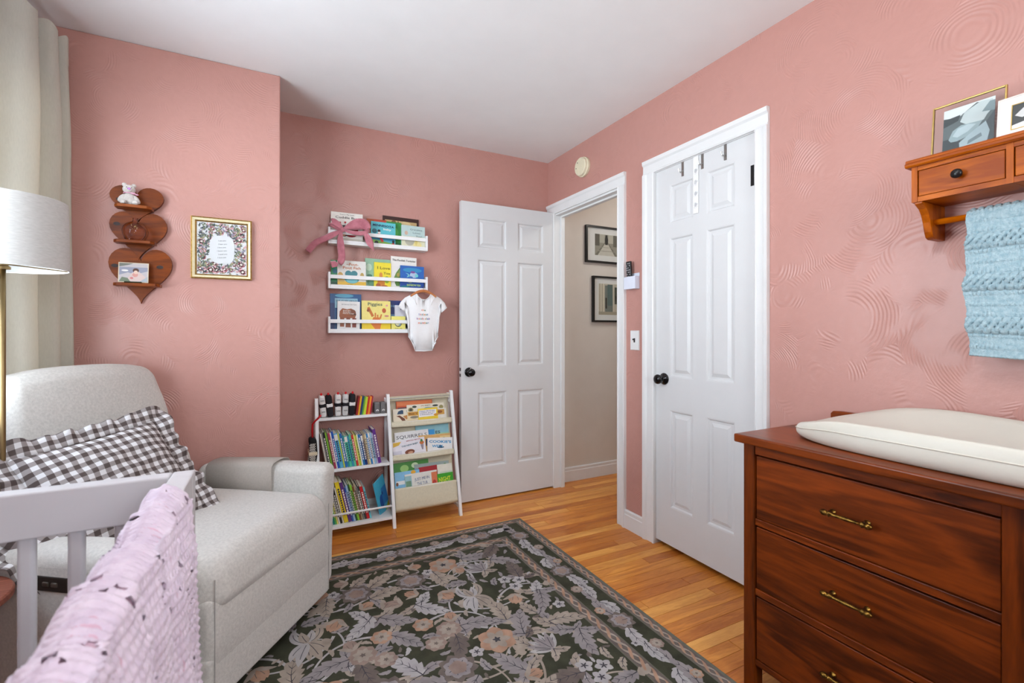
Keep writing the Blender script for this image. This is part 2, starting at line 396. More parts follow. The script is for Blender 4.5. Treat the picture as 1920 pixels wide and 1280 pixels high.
for z in (.24, 1.843):
    h = MB(); h.lathe([(.0005, -.046), (.0075, -.046), (.0075, .046), (.0005, .046)], Matrix.Translation((.600, -.004, z)), 10)
    h.box(.57, .600, -.002, 0, z-.045, z+.045); h.build('hinge', BLACK, d2)
# over-door hooks and hanging strip
STEEL = mat('brushed_steel', (170, 168, 165), .3, .06, 60, metal=1)
for i, (y, lb) in enumerate([(1.717, 'steel over-door hook nearest the doorknob side of the closet door'), (1.594, 'middle steel over-door hook beside the ring strip on the closet door'), (1.464, 'steel over-door hook nearest the black hinge of the closet door')]):
    h = MB(); h.box(1.8675, 1.8965, y-.007, y+.007, 2.0302, 2.0318); h.box(1.8655, 1.8675, y-.007, y+.007, 1.955, 2.0318)
    h.tube([(1.8655, y, 1.985), (1.852, y, 1.972), (1.842, y, 1.975), (1.838, y, 1.99)], .0032, 8)
    tag(h.build('door_hook', STEEL), lb, 'hook', 'over-door hooks')
sp = thing('hanger_strip', 'white plastic strip of rings hanging on the closet door', 'hanger strip', (1.8655, 1.632, 2.03))
m_ = MB(); m_.box(-.0022, 0, -.016, .016, -.285, .004); m_.box(.0, .03, -.016, .016, .0005, .003)
m_.build('strip', mat('white_plastic', (238, 238, 238), .4), sp, bevel=.001)
for k in range(4):
    r = MB(); z = -.075-k*.056
    pts = [(-.003, .011*math.cos(a), z+.013*math.sin(a)) for a in [2*PI*q/20 for q in range(21)]]
    r.tube(pts, .0028, 6, False); r.build('ring', MATS['white_plastic'], sp, smooth=True)
    r = MB(); r.prism([(.009*math.cos(2*PI*q/20), z+.0105*math.sin(2*PI*q/20)) for q in range(20)], lambda q, k2: (-.0024 if k2 else -.0021, q[0], q[1])); r.build('ring_opening', mat('ring_shade', (196, 196, 198), .6), sp)

# ------------------------------------------------------------------ things on the right wall
sd = thing('smoke_detector', 'round cream smoke detector on pink wall above doorway', 'smoke detector', (XR, 2.553, 2.262))
IV = mat('aged_ivory_plastic', (226, 218, 190), .45)
mx_ = Matrix.Rotation(-PI/2, 4, 'Y')
m_ = MB(); m_.lathe([(.001, 0), (.064, 0), (.066, .006), (.066, .018), (.062, .02)], mx_, 40); m_.build('base', IV, sd, auto=True)
m_ = MB(); m_.lathe([(.062, .02), (.060, .024), (.060, .036), (.055, .041), (.001, .042)], mx_, 40); m_.build('cover', IV, sd, auto=True)
for y, z in ((.022, .03), (.038, -.004)):
    m_ = MB(); m_.lathe([(.0002, .042), (.0035, .042), (.0035, .0428), (.0002, .0428)], Matrix.Translation((0, y, z)) @ mx_, 10); m_.build('vent_hole', BLACK, sd)
sw = thing('light_switch', 'white switch plate with black toggle beside the closet casing', 'switch', (XR, 2.0615, 1.108))
m_ = MB(); m_.frustum([(0, -.036, -.057), (0, .036, -.057), (0, .036, .057), (0, -.036, .057)], [(-.006, -.033, -.054), (-.006, .033, -.054), (-.006, .033, .054), (-.006, -.033, .054)]); m_.build('plate', TRIM, sw)
m_ = MB(); m_.box(-.0065, -.005, -.006, .006, -.012, .012); m_.box(-.017, -.006, -.0045, .0045, .001, .010); m_.build('toggle', BLACK, sw)
rh = thing('remote_holder', 'small translucent white wall pocket holding the black remote', 'holder', (XR, 2.071, 1.404))
PL = mat('milky_plastic', (222, 226, 240), .3, .02, 20)
m_ = MB(); m_.box(-.003, 0, -.047, .047, 0, .092); m_.build('back_plate', PL, rh, bevel=.002)
m_ = MB(); m_.box(-.036, -.0335, -.047, .047, 0, .072); m_.box(-.0335, -.003, -.047, -.0445, 0, .072); m_.box(-.0335, -.003, .0445, .047, 0, .072); m_.box(-.0335, -.003, -.0445, .0445, 0, .003); m_.build('pocket', PL, rh, bevel=.002)
rc = thing('remote_control', 'black remote control standing in the wall pocket', 'remote', (XR-.018, 2.083, 1.4075), (0, math.radians(-4), 0))
m_ = MB(); m_.box(-.007, .007, -.019, .019, 0, .158); m_.build('body', BLACK, rc, bevel=.004)
for r_ in range(7):
    for c_ in range(3):
        m_ = MB(); y = -.011+c_*.011; z = .07+r_*.0125; m_.box(-.0082, -.007, y-.003, y+.003, z-.003, z+.003)
        m_.build('button', cm((170, 170, 175) if (r_*3+c_) % 4 else (60, 60, 64)), rc)

# ------------------------------------------------------------------ hall pictures
FBLK = mat('black_frame_wood', (18, 17, 17), .35)
MATT = mat('white_mat_board', (232, 231, 228), .8, .01)
def flat(mb, poly, fn, lay):
    mb.add([fn(p[0], p[1], lay) for p in poly], [tuple(range(len(poly)))])
def hall_picture(label, x0, x1, z0, z1, ph, art):
    t = thing('framed_photograph', label, 'picture', ((x0+x1)/2, 3.0, (z0+z1)/2), (0, 0, 0), 'black framed photographs on the hall wall')
    W, H = (x1-x0)/2, (z1-z0)/2; fw = .014
    m_ = MB()
    for a in ((-W, -W+fw, -H, H), (W-fw, W, -H, H), (-W+fw, W-fw, -H, -H+fw), (-W+fw, W-fw, H-fw, H)): m_.box(a[0], a[1], -.026, -.001, a[2], a[3])
    m_.build('frame', FBLK, t)
    m_ = MB(); m_.box(-W+fw, W-fw, -.012, -.002, -H+fw, H-fw); m_.build('mat_board', MATT, t)
    cols = [c for c, _ in art]; m_ = MB(); a0, a1, b0, b1 = ph
    for i, (c, poly) in enumerate(art):
        m_.cur = i; flat(m_, poly, lambda u, v, l: (a0+(a1-a0)*u, -.0122-.0001*l, b0+(b1-b0)*v), i)
    m_.build('print', [cm(c) for c in cols], t)
    m_ = MB(); m_.box(-W+fw, W-fw, -.0165, -.015, -H+fw, H-fw); m_.build('glass', GLASS, t)
def glass_mat():
    m = bpy.data.materials.new('clear_glass'); m.use_nodes = True; nt = m.node_tree; N = nt.nodes; L = nt.links
    for n_ in list(N): N.remove(n_)
    out = N.new('ShaderNodeOutputMaterial'); mixs = N.new('ShaderNodeMixShader'); tr = N.new('ShaderNodeBsdfTransparent'); gl = N.new('ShaderNodeBsdfGlossy')
    gl.inputs['Roughness'].default_value = .02; fr = N.new('ShaderNodeFresnel'); fr.inputs['IOR'].default_value = 1.5
    tr.inputs[0].default_value = (.97, .98, .98, 1)
    ge = N.new('ShaderNodeNewGeometry'); iv = N.new('ShaderNodeMath'); iv.operation = 'SUBTRACT'; iv.inputs[0].default_value = 1; L.new(ge.outputs['Backfacing'], iv.inputs[1]); mu_ = N.new('ShaderNodeMath'); mu_.operation = 'MULTIPLY'; L.new(fr.outputs[0], mu_.inputs[0]); L.new(iv.outputs[0], mu_.inputs[1]); L.new(mu_.outputs[0], mixs.inputs[0]); L.new(tr.outputs[0], mixs.inputs[1]); L.new(gl.outputs[0], mixs.inputs[2]); L.new(mixs.outputs[0], out.inputs[0])
    return m
GLASS = glass_mat()
R4 = [(0, 0), (1, 0), (1, 1), (0, 1)]
def rc4(a, b, c, d): return [(a, c), (b, c), (b, d), (a, d)]
def disc(x, y, rx, ry, n=18): return [(x+rx*math.cos(2*PI*i/n), y+ry*math.sin(2*PI*i/n)) for i in range(n)]
hall_picture('black framed photograph of a figure on a boardwalk, upper on hall wall', 2.186, 2.60, 1.708, 2.001, (-.115, .115, -.085, .085),
    [((150, 146, 132), R4), ((205, 200, 188), [(.05, 0), (.95, 0), (.56, .62), (.44, .62)]), ((120, 116, 104), [(.0, .0), (.12, 0), (.46, .62), (.44, .64)]), ((120, 116, 104), [(1, .0), (.88, 0), (.54, .62), (.56, .64)]),
     ((96, 92, 82), rc4(0, .2, .45, 1)), ((180, 176, 162), rc4(.2, .42, .6, 1)), ((104, 100, 90), rc4(.8, 1, .45, 1)), ((190, 186, 172), rc4(.58, .8, .6, 1)), ((30, 28, 26), [(.44, .52), (.56, .52), (.57, .78), (.53, .98), (.47, .98), (.43, .78)]), ((160, 155, 142), rc4(.1, .9, .2, .23)), ((160, 155, 142), rc4(.2, .8, .38, .40))])
hall_picture('black framed photograph of a columned porch, lower on hall wall', 2.253, 2.575, 1.235, 1.602, (-.098, .098, -.125, .125),
    [((196, 188, 170), R4), ((120, 128, 122), rc4(.32, .78, .1, .95)), ((88, 110, 108), rc4(.45, .72, .3, .98)), ((214, 206, 186), rc4(.0, .28, .0, 1)), ((150, 140, 122), rc4(.04, .07, 0, 1)), ((150, 140, 122), rc4(.16, .19, 0, 1)), ((60, 58, 50), rc4(.34, .42, .2, .55)), ((70, 78, 66), rc4(.82, 1, .35, .9)), ((210, 204, 188), rc4(.72, .8, 0, 1)), ((170, 160, 140), rc4(0, 1, 0, .1)), ((40, 40, 36), rc4(.86, .95, .45, .62))])
hl = thing('hall_ceiling_lamp', 'frosted ceiling lamp in the hall', 'lamp', (2.7, 2.1, HC))
EM = bpy.data.materials.new('lit_frosted_glass'); EM.use_nodes = True
EM.node_tree.nodes['Principled BSDF'].inputs['Emission Color'].default_value = (1, .96, .90, 1); EM.node_tree.nodes['Principled BSDF'].inputs['Emission Strength'].default_value = 50
m_ = MB(); m_.lathe([(.12, 0), (.12, -.02), (.115, -.05), (.085, -.085), (.04, -.1), (.001, -.104)], None, 28); m_.build('shade', EM, hl, smooth=True)
# added fill lamp, out of view overhead, evens out light on walls and ceiling
cl = thing('added_fill_lamp', 'added drum-shaped fill lamp out of view above the viewer', 'lamp', (.46, .50, HC))
EM2 = bpy.data.materials.new('fill_lamp_opal'); EM2.use_nodes = True
EM2.node_tree.nodes['Principled BSDF'].inputs['Emission Color'].default_value = (.93, .99, 1, 1); EM2.node_tree.nodes['Principled BSDF'].inputs['Emission Strength'].default_value = 27
m_ = MB(); m_.lathe([(.05, -.26), (.13, -.268), (.155, -.29), (.155, -.38), (.13, -.405), (.001, -.41)], None, 32); m_.build('shade', EM2, cl, smooth=True)
m_ = MB(); m_.lathe([(.001, 0), (.06, 0), (.055, -.02), (.008, -.03), (.008, -.262), (.001, -.262)], None, 20); m_.build('stem', TRIM, cl, auto=True)

# ------------------------------------------------------------------ rug
RX0, RX1, RY0, RY1 = -.47, 1.354, -.20, 2.528
rug = thing('area_rug', 'dark green and grey floral rug with a twisted border on the oak floor', 'rug', (0, 0, 0))
def rug_mat(name, c, c2=None, sc=60):
    return mat('rug_'+name, c, .95, .12, sc, bump=.25, bscale=420, c2=c2, spec=.15)
RC = [rug_mat('field_green', (74, 75, 60), (56, 57, 46), 14), rug_mat('grey_green', (108, 107, 96)), rug_mat('lavender_grey', (158, 150, 150), (136, 130, 132), 22), rug_mat('beige', (176, 163, 150), (150, 138, 128), 22),
      rug_mat('peach', (186, 150, 128), (160, 126, 106), 22), rug_mat('taupe', (122, 110, 104), (102, 92, 88), 22), rug_mat('pale_grey', (186, 182, 182), (166, 161, 163), 22), rug_mat('ink', (72, 70, 76)), rug_mat('rose_beige', (160, 140, 130), (140, 120, 112), 22)]
GRN, EDGE, LAV, BEI, PEA, TAU, PAL, INK, ROS = range(9)
mb = MB(); mb.rbox(((RX1-RX0)/2, (RY1-RY0)/2, .004), .0035, 2, 2, lambda p: (p.x+(RX0+RX1)/2, p.y+(RY0+RY1)/2, p.z+.0045))
mb.build('pile', RC[EDGE], rug)
pat = MB()
LZ = .0086; SN = [0]
def strip(pts, wl, wr, col, lay):
    """flat band along a curve with separate left and right half widths"""
    P = [Vector(p) for p in pts]; n_ = len(P); V = []
    for i, q in enumerate(P):
        d = (P[min(i+1, n_-1)]-P[max(i-1, 0)])
        d = d.normalized() if d.length > 1e-9 else Vector((1, 0))
        nn = Vector((-d.y, d.x)); V += [q+nn*wl[i], q-nn*wr[i]]
    pat.cur = col; SN[0] = (SN[0]+1) % 61; zz = LZ+lay*.00022+SN[0]*3.4e-6
    pat.add([(v.x, v.y, zz) for v in V], [(2*i, 2*i+1, 2*i+3, 2*i+2) for i in range(n_-1)])
def curve(p0, a, ln, bend, n_=14, bend2=0):
    """arc from p0, heading a, curving by bend over its length"""
    P = [Vector(p0)]; 
    for i in range(n_):
        t = (i+.5)/n_; P.append(P[-1]+Vector((math.cos(a+bend*t+bend2*t*t), math.sin(a+bend*t+bend2*t*t)))*ln/n_)
    return P
def stem(p0, a, ln, bend, col=BEI, w_=.006, lay=1, bend2=0):
    P = curve(p0, a, ln, bend, 22, bend2); n_ = len(P)
    W = [w_*(1-.55*i/(n_-1)) for i in range(n_)]
    strip(P, W, W, col, lay); return P
def leaf(p0, a, ln, wd, bend, col, vein=INK, lobes=4, lay=3, depth=.38):
    """lobed leaf with a dark midrib"""
    n_ = 9*lobes+1; P = curve(p0, a, ln, bend, n_-1); WL = []; WR = []
    for i in range(n_):
        t = i/(n_-1); env = math.sin(PI*min(1, t**.75))**.8*wd
        ph = (t*lobes) % 1.0; tooth = 1-depth*(1-ph)**1.2 if t < .97 else .5
        ph2 = (t*lobes+.5) % 1.0
        WL.append(env*(1-depth+depth*ph**.7)+.0008); WR.append(env*(1-depth+depth*ph2**.7)+.0008)
    strip(P, WL, WR, col, lay)
    if vein is not None:
        m = int(n_*.86); strip(P[:m], [.0022*(1-i/m) for i in range(m)], [.0022*(1-i/m) for i in range(m)], vein, lay+1)
        for k in range(1, lobes):
            i = int(k*n_/lobes/1.05); q = P[i]; h = a+bend*i/n_
            for sg in (1, -1):
                v = curve(q, h+sg*.75, wd*.62, -sg*.3, 4); strip(v, [.0014, .0012, .001, .0007, .0003], [.0014, .0012, .001, .0007, .0003], vein, lay+1)
def petal(p0, a, ln, wd, col, lay, bend=0, pw_=.9, vein=None):
    n_ = 10; P = curve(p0, a, ln, bend, n_); W = [wd*math.sin(PI*min(1, (i/n_)**pw_))**.8+.0004 for i in range(n_+1)]
    strip(P, W, W, col, lay)
    if vein is not None: strip(P[1:8], [.0012]*7, [.0012]*7, vein, lay+1)
def rosette(c, r, a0, n_=6, col=PEA, core=INK, lay=4, col2=BEI):
    for k in range(n_): petal(c, a0+2*PI*k/n_, r, r*.42, col, lay+(k % 2), 0, 1.3, None)
    for k in range(n_): petal(c, a0+2*PI*(k+.5)/n_, r*.72, r*.2, col2, lay+2, 0, 1.1)
    for k in range(5): petal(c, a0+2*PI*k/5, r*.22, r*.06, core, lay+3, 0, .8)
def blossom(c, r, a0, lay=4):
    for k in range(5): petal(c, a0+2*PI*k/5, r, r*.36, PAL, lay+(k % 2), 0, 1.2)
    for k in range(5): petal(c, a0+2*PI*(k+.5)/5, r*.45, r*.07, INK, lay+2)
def tulip(c, a, r, col=PEA, lay=4):
    petal(c, a, r*1.15, r*.36, col, lay, 0, .7, TAU)
    petal(c, a+.42, r*1.1, r*.3, col, lay+1, -.5, .75, TAU); petal(c, a-.42, r*1.1, r*.3, col, lay+1, .5, .75, TAU)
    petal(c, a+.62, r*1.05, r*.14, BEI, lay+2, .5, .8); petal(c, a-.62, r*1.05, r*.14, BEI, lay+2, -.5, .8)
def lily(c, a, r, lay=5):
    for k, (da, ln, bd, wd) in enumerate([(1.9, 1.25, 1.9, .2), (-1.9, 1.25, -1.9, .2), (1.15, 1.0, -1.0, .24), (-1.15, 1.0, 1.0, .24), (.45, 1.2, -.3, .25), (-.45, 1.2, .3, .25), (0, 1.0, 0, .2), (2.7, .75, .4, .22), (-2.7, .75, -.4, .22)]):
        petal(c, a+da, r*ln, r*wd*.75, PAL if k % 2 else BEI, lay+(k % 3), bd, .75, INK)
def peony(c, a, r, lay=4):
    for ring in range(3):
        nn = 9-2*ring
        for k in range(nn): petal(c, a+2*PI*(k+ring*.5)/nn, r*(1-.27*ring), r*(.30-.03*ring), (TAU, LAV, ROS)[ring], lay+ring*2+(k % 2), .3, 1.25, INK if ring < 2 else None)
def thistle(c, a, r, lay=4):
    for k in range(7): petal(c, a+(k-3)*.3, r*(1.1-.05*abs(k-3)), r*.15, LAV if k % 2 else PAL, lay+(k % 2), 0, .8, INK)
    leaf(c, a+PI+.5, r*.7, r*.2, .7, BEI, INK, 2, lay+2); leaf(c, a+PI-.5, r*.7, r*.2, -.7, BEI, INK, 2, lay+2)
# field and borders as broad flat bands
def rect_band(i0, i1, col, lay):
    a = [(RX0+i0, RY0+i0), (RX1-i0, RY0+i0), (RX1-i0, RY1-i0), (RX0+i0, RY1-i0)]; b = [(RX0+i1, RY0+i1), (RX1-i1, RY0+i1), (RX1-i1, RY1-i1), (RX0+i1, RY1-i1)]
    pat.cur = col; pat.add([(*p, LZ+lay*.00022) for p in a+b], [(i, (i+1) % 4, 4+(i+1) % 4, 4+i) for i in range(4)])
rect_band(.014, .052, TAU, 0); rect_band(.056, .190, GRN, 0); rect_band(.194, .240, TAU, 0)
pat.cur = GRN; pat.add([(RX0+.244, RY0+.244, LZ), (RX1-.244, RY0+.244, LZ), (RX1-.244, RY1-.244, LZ), (RX0+.244, RY1-.244, LZ)], [(0, 1, 2, 3)])
def side_points(inset):
    return [((RX0+inset, RY1-inset), (RX1-inset, RY1-inset)), ((RX1-inset, RY1-inset), (RX1-inset, RY0+inset))]
def chain(inset, amp, w_, per, lay=2):
    for a, b in side_points(inset):
        a, b = Vector(a), Vector(b); L_ = (b-a).length; d = (b-a).normalized(); nn = Vector((-d.y, d.x)); n_ = int(L_/per)
        for k in range(n_):
            for sg, col in ((1, BEI), (-1, PEA)):
                P = [a+d*(k+q/8*1.15)*per+nn*sg*amp*math.sin((q/8-.5)*PI) for q in range(9)]
                W = [w_*math.sin(PI*(q+.4)/8.8)**.7 for q in range(9)]
                strip(P, [x*1.35 for x in W], [x*1.35 for x in W], INK if sg > 0 else TAU, lay); strip(P, W, W, col, lay+1)
chain(.033, .011, .0052, .052); chain(.217, .013, .0062, .062)
ra = random.Random(21)
for (a, b) in side_points(.123):
    a, b = Vector(a), Vector(b); L_ = (b-a).length; d = (b-a).normalized(); nn = Vector((-d.y, d.x)); ang = math.atan2(d.y, d.x); k = 0; s = .10
    while s < L_-.15:
        c = a+d*s; m_ = k % 3; sg = 1 if k % 2 else -1
        if m_ == 0:
            peony(c, ang, .058, 5)
            leaf(c+d*.04, ang+.5*sg, .15, .032, -1.0*sg, PAL, INK, 4, 4); leaf(c-d*.04, ang+PI-.5*sg, .15, .030, 1.0*sg, LAV, INK, 4, 4)
        elif m_ == 1:
            rosette(c+nn*.028*sg, .028, ra.random(), 8, ROS, TAU, 5, BEI); leaf(c-nn*.005*sg-d*.03, ang-.35*sg, .13, .028, .7*sg, PAL, INK, 4, 3); blossom(c-nn*.042*sg-d*.035, .018, ra.random())
        else:
            leaf(c, ang+.9*sg, .12, .030, -1.6*sg, PAL, INK, 4, 3); leaf(c-d*.02, ang+PI+.3*sg, .12, .026, -.9*sg, LAV, INK, 3, 3); rosette(c+nn*-.035*sg+d*.05, .024, ra.random(), 7, PEA, TAU, 5, BEI)
        s += (.165, .125, .14)[m_]; k += 1
# field: mirrored scrolling plants
XM = (RX0+RX1)/2
fx0, fx1, fy0, fy1 = RX0+.25, RX1-.25, RY0+.25, RY1-.25
occ = []
def free(c, r):
    return all((c[0]-o_[0])**2+(c[1]-o_[1])**2 > (r+o_[2])**2*.70 for o_ in occ)
def inside(c, r): return fx0+r*.75 < c[0] < fx1-r*.75 and fy0+r*.75 < c[1] < fy1-r*.75
def both(fn, c, a, *args, r=.1):
    for sg in (1, -1):
        x = XM+sg*c[0]; aa = a if sg > 0 else PI-a
        if inside((x, c[1]), r): fn((x, c[1]), aa, sg, *args); occ.append((x, c[1], r))
        if abs(c[0]) < 1e-6: break
for j in range(5):
    y0 = RY1-.36-.62*j
    both(lambda c, a, sg: lily(c, a, .105), (0.0 if j % 2 else .33, y0-.30), -PI/2, r=.12)
    both(lambda c, a, sg: rosette(c, .075, a, 6, PEA, INK), (.30, y0+.02), .3, r=.075)
    both(lambda c, a, sg: thistle(c, a, .095), (.46, y0-.12), PI/2+.4, r=.085)
    both(lambda c, a, sg: peony(c, a, .072), (.12, y0-.05), .2, r=.075)
    both(lambda c, a, sg: tulip(c, a, .072), (.21, y0-.20), -PI/2+.5, r=.058)
    both(lambda c, a, sg: tulip(c, a, .070, PEA), (.50, y0-.36), -PI/2-.4, r=.058)
    both(lambda c, a, sg: rosette(c, .052, a, 8, ROS, TAU), (.16, y0-.46), .1, r=.055)
    for q, (x, y) in enumerate([(.56, .24), (.62, .27), (.58, .31)]): both(lambda c, a, sg: blossom(c, .034, a), (x-.05, y0-y), .4*q, r=.034)
    both(lambda c, a, sg: tulip(c, a, .060, ROS), (.04, y0-.22), PI/2+.9, r=.05)
    for (x, y, a, ln, bd) in [(0.02, -.02, .3, .34, -1.9), (.02, -.05, -.9, .36, 1.5), (.22, -.1, -.2, .30, 1.8), (.24, -.30, -1.2, .34, 1.9), (.36, -.02, -1.0, .33, -1.7), (.10, -.38, .5, .36, -2.3), (.40, -.40, 1.2, .30, -2.0), (.52, -.05, 2.4, .26, 1.7), (.30, -.52, 2.6, .3, -1.6)]:
        for sg in (1, -1):
            p = (XM+sg*x, y0+y); P = curve(p, a if sg > 0 else PI-a, ln, bd*sg, 10)
            if all(fx0+.01 < q.x < fx1-.01 and fy0+.01 < q.y < fy1-.01 for q in P):
                stem(p, a if sg > 0 else PI-a, ln, bd*sg, BEI if j % 2 else PAL, .0062, 1)
                q = P[-1]; h_ = (a if sg > 0 else PI-a)+bd*sg
                leaf(q, h_+.5*sg, .07, .022, 1.2*sg, BEI, None, 2, 2)
rf = random.Random(5)
for (R_, tries) in ((.060, 3500), (.045, 6000), (.031, 9000), (.021, 9000), (.014, 6000)):
    for _ in range(tries):
        c = (rf.uniform(fx0, XM), rf.uniform(fy0, fy1))
        if not inside(c, R_*1.3) or not free(c, R_): continue
        a = rf.uniform(0, 2*PI); bd = rf.choice((-1, 1))*rf.uniform(.5, 1.5); col = rf.choice((LAV, LAV, BEI, PAL, TAU, LAV)); kind = rf.random()
        for sg in (1, -1):
            cc = c if sg > 0 else (2*XM-c[0], c[1]); aa = a if sg > 0 else PI-a
            if sg < 0 and not free(cc, R_): continue
            occ.append((*cc, R_))
            if R_ > .05:
                p = (cc[0]-math.cos(aa)*R_*1.2, cc[1]-math.sin(aa)*R_*1.2)
                leaf(p, aa, R_*2.7, R_*.72, bd*.5*sg, col, INK, 5, 3)
                leaf(p, aa+1.1*sg, R_*1.7, R_*.4, 1.2*sg, BEI if col != BEI else LAV, INK, 3, 2); leaf(p, aa-1.1*sg, R_*1.6, R_*.36, -1.2*sg, LAV, INK, 3, 2)
            elif R_ > .04:
                p = (cc[0]-math.cos(aa)*R_*1.1, cc[1]-math.sin(aa)*R_*1.1)
                if kind < .2: tulip(p, aa, R_*1.3, PEA if rf.random() < .7 else ROS)
                elif kind < .35: rosette(cc, R_*.95, aa, 7, ROS if kind < .28 else PEA, TAU)
                else: leaf(p, aa, R_*2.4, R_*.7, bd*.6*sg, col, INK, 4, 3)
            elif R_ > .025:
                p = (cc[0]-math.cos(aa)*R_, cc[1]-math.sin(aa)*R_)
                if kind < .3: blossom(cc, R_*.95, aa)
                else: leaf(p, aa, R_*2.3, R_*.55, bd*sg, col, INK, 3, 3)
            else:
                p = (cc[0]-math.cos(aa)*R_, cc[1]-math.sin(aa)*R_); leaf(p, aa, R_*2.2, R_*.45, bd*sg, col, None, 2, 2)
po = pat.build('woven_pattern', RC, rug); po['kind'] = 'stuff'

# ------------------------------------------------------------------ dresser
CHR = wood('cherry_drawer', (66, 24, 2), (136, 58, 9), 1, 9, .36, 1.2, .22, .38, 1.05)
CHV = wood('cherry_post', (60, 23, 3), (128, 54, 7), 2, 10, .32)
CHT = wood('cherry_top', (68, 27, 5), (138, 60, 12), 1, 7, .28, .7)
BRASS = mat('antique_brass', (150, 112, 50), .3, .2, 90, metal=1, c2=(80, 58, 28))
dr = thing('dresser', 'reddish cherry wood dresser with brass pulls under the changing pad', 'dresser', (0, 0, 0))
X0, DZ = 1.376, .798
PY = [(.972, 1.010), (.360, .402), (-.252, -.214)]
mb = MB(); mb.box(1.347, 1.850, -.282, 1.026, DZ, .825); mb.build('top', CHT, dr, bevel=.005, seg=3)
for a, b in PY:
    mb = MB(); mb.box(X0, X0+.042, a, b, 0, DZ); mb.build('post', CHV, dr, bevel=.002)
for a, b in (PY[0], PY[2]):
    mb = MB(); mb.box(1.805, 1.845, a, b, 0, DZ); mb.build('post', CHV, dr, bevel=.002)
for y0, y1 in ((.985, 1.000), (-.245, -.230)):
    mb = MB(); mb.box(X0+.042, 1.805, y0, y1, .08, DZ); mb.build('side_panel', wood('cherry_side', (70, 30, 12), (118, 56, 22), 0, 8, .35), dr)
mb = MB(); mb.box(1.83, 1.842, -.21, .97, .08, DZ); mb.build('back_panel', CHV, dr)
mb = MB(); mb.prism([(.0, 0), (.0, .034), (.008, .043), (.03, .045), (1.05, .045), (1.08, .043), (1.09, .034), (1.09, 0)], lambda q, k: (1.842 if k else 1.826, .985-q[0], .825+q[1])); mb.build('back_rail', CHT, dr, bevel=.002)
ROWS = [(.107, .310), (.335, .535), (.560, .762)]
for (a, b) in ((.402, .972), (-.214, .360)):
    for z0, z1 in ((.0855, .105), (.312, .333), (.537, .558), (.764, .798)):
        mb = MB(); mb.box(X0+.004, X0+.03, a, b, z0, z1); mb.build('rail', CHR, dr, bevel=.0015)
    for (z0, z1) in ROWS:
        mb = MB(); mb.box(X0+.007, X0+.027, a+.0025, b-.0025, z0, z1-.0035); d_ = mb.build('drawer', CHR, dr, bevel=.0018)
        mb = MB(); mb.box(X0+.027, 1.80, a+.01, b-.01, z0+.01, z1-.02); mb.build('drawer_box', CHV, d_)
        cy, cz = (a+b)/2+.010, (z0+z1)/2-.003
        # brass pull: two turned posts and a swelling bar with acorn ends
        h = MB()
        for s in (1, -1):
            h.lathe([(.0002, 0), (.0085, 0), (.0085, .002), (.0045, .004), (.004, .018), (.006, .021), (.0055, .026), (.0002, .028)], Matrix.Translation((X0+.007, cy+s*.042, cz)) @ Matrix.Rotation(-PI/2, 4, 'Y'), 12)
        prof = [(a_*1.4, b_*1.08) for a_, b_ in [(.0005, -.060), (.0028, -.0585), (.0055, -.054), (.0062, -.049), (.0052, -.044), (.0042, -.041), (.0062, -.038), (.0042, -.034), (.0030, -.028), (.0036, -.012), (.0042, 0), (.0036, .012), (.0030, .028), (.0042, .034), (.0062, .038), (.0042, .041), (.0052, .044), (.0062, .049), (.0055, .054), (.0028, .0585), (.0005, .060)]]
        h.lathe(prof, Matrix.Translation((X0-.016, cy, cz)) @ Matrix.Rotation(-PI/2, 4, 'X'), 14)
        h.build('pull', BRASS, d_, smooth=True)

# ------------------------------------------------------------------ changing pad
PADC = mat('cream_vinyl', (214, 210, 198), .42, .02, 9, bump=.04, bscale=60)
cp = thing('changing_pad', 'cream contoured changing pad lying on the dresser', 'changing pad', (1.605, .50, .826))
def pad_pt(a, r, top):
    # superellipse plan, half sizes .207 x .425
    ca, sa = math.cos(a), math.sin(a); e = 2/3.4
    px = math.copysign(abs(ca)**e, ca); py = math.copysign(abs(sa)**e, sa)
    return px*r, py*r
def pad_h(x, y):
    side = abs(x)**1.7; end = smoothstep(.55, 1.0, abs(y))
    hump = math.exp(-((y-.35)/.5)**2)*.018 if x > 0 else 0
    return .045+.050*side*(1-.55*end)+hump*side
mb = MB(); NA, NR = 88, 20
def pad_fn(u, v):
    a = u*2*PI
    if v <= .62:
        r = v/.62*.93; x, y = pad_pt(a, r, 1); z = pad_h(x, y)
        rim = smoothstep(.80, .97, r); z -= .006*rim
    else:
        t = (v-.62)/.38; x, y = pad_pt(a, .93, 1); zt = pad_h(x, y)-.006
        ang = t*PI; k = .93+.07*math.sin(ang)**.8
        x, y = pad_pt(a, k-.03*smoothstep(.6, 1, t), 1); z = zt*(.5+.5*math.cos(ang))
    return (x*.207, y*.425, max(z, .0005))
mb.grid(NA, 46, pad_fn, True); mb.build('pad', PADC, cp, smooth=True)
sm = MB(); pts = []
for i in range(NA+1):
    x, y, z = pad_fn(i/NA, .62+.38*.42); pts.append((x*1.003, y*1.003, z))
sm.tube(pts, .0016, 6, False); sm.build('seam', mat('cream_piping', (214, 208, 194), .5), cp, smooth=True)

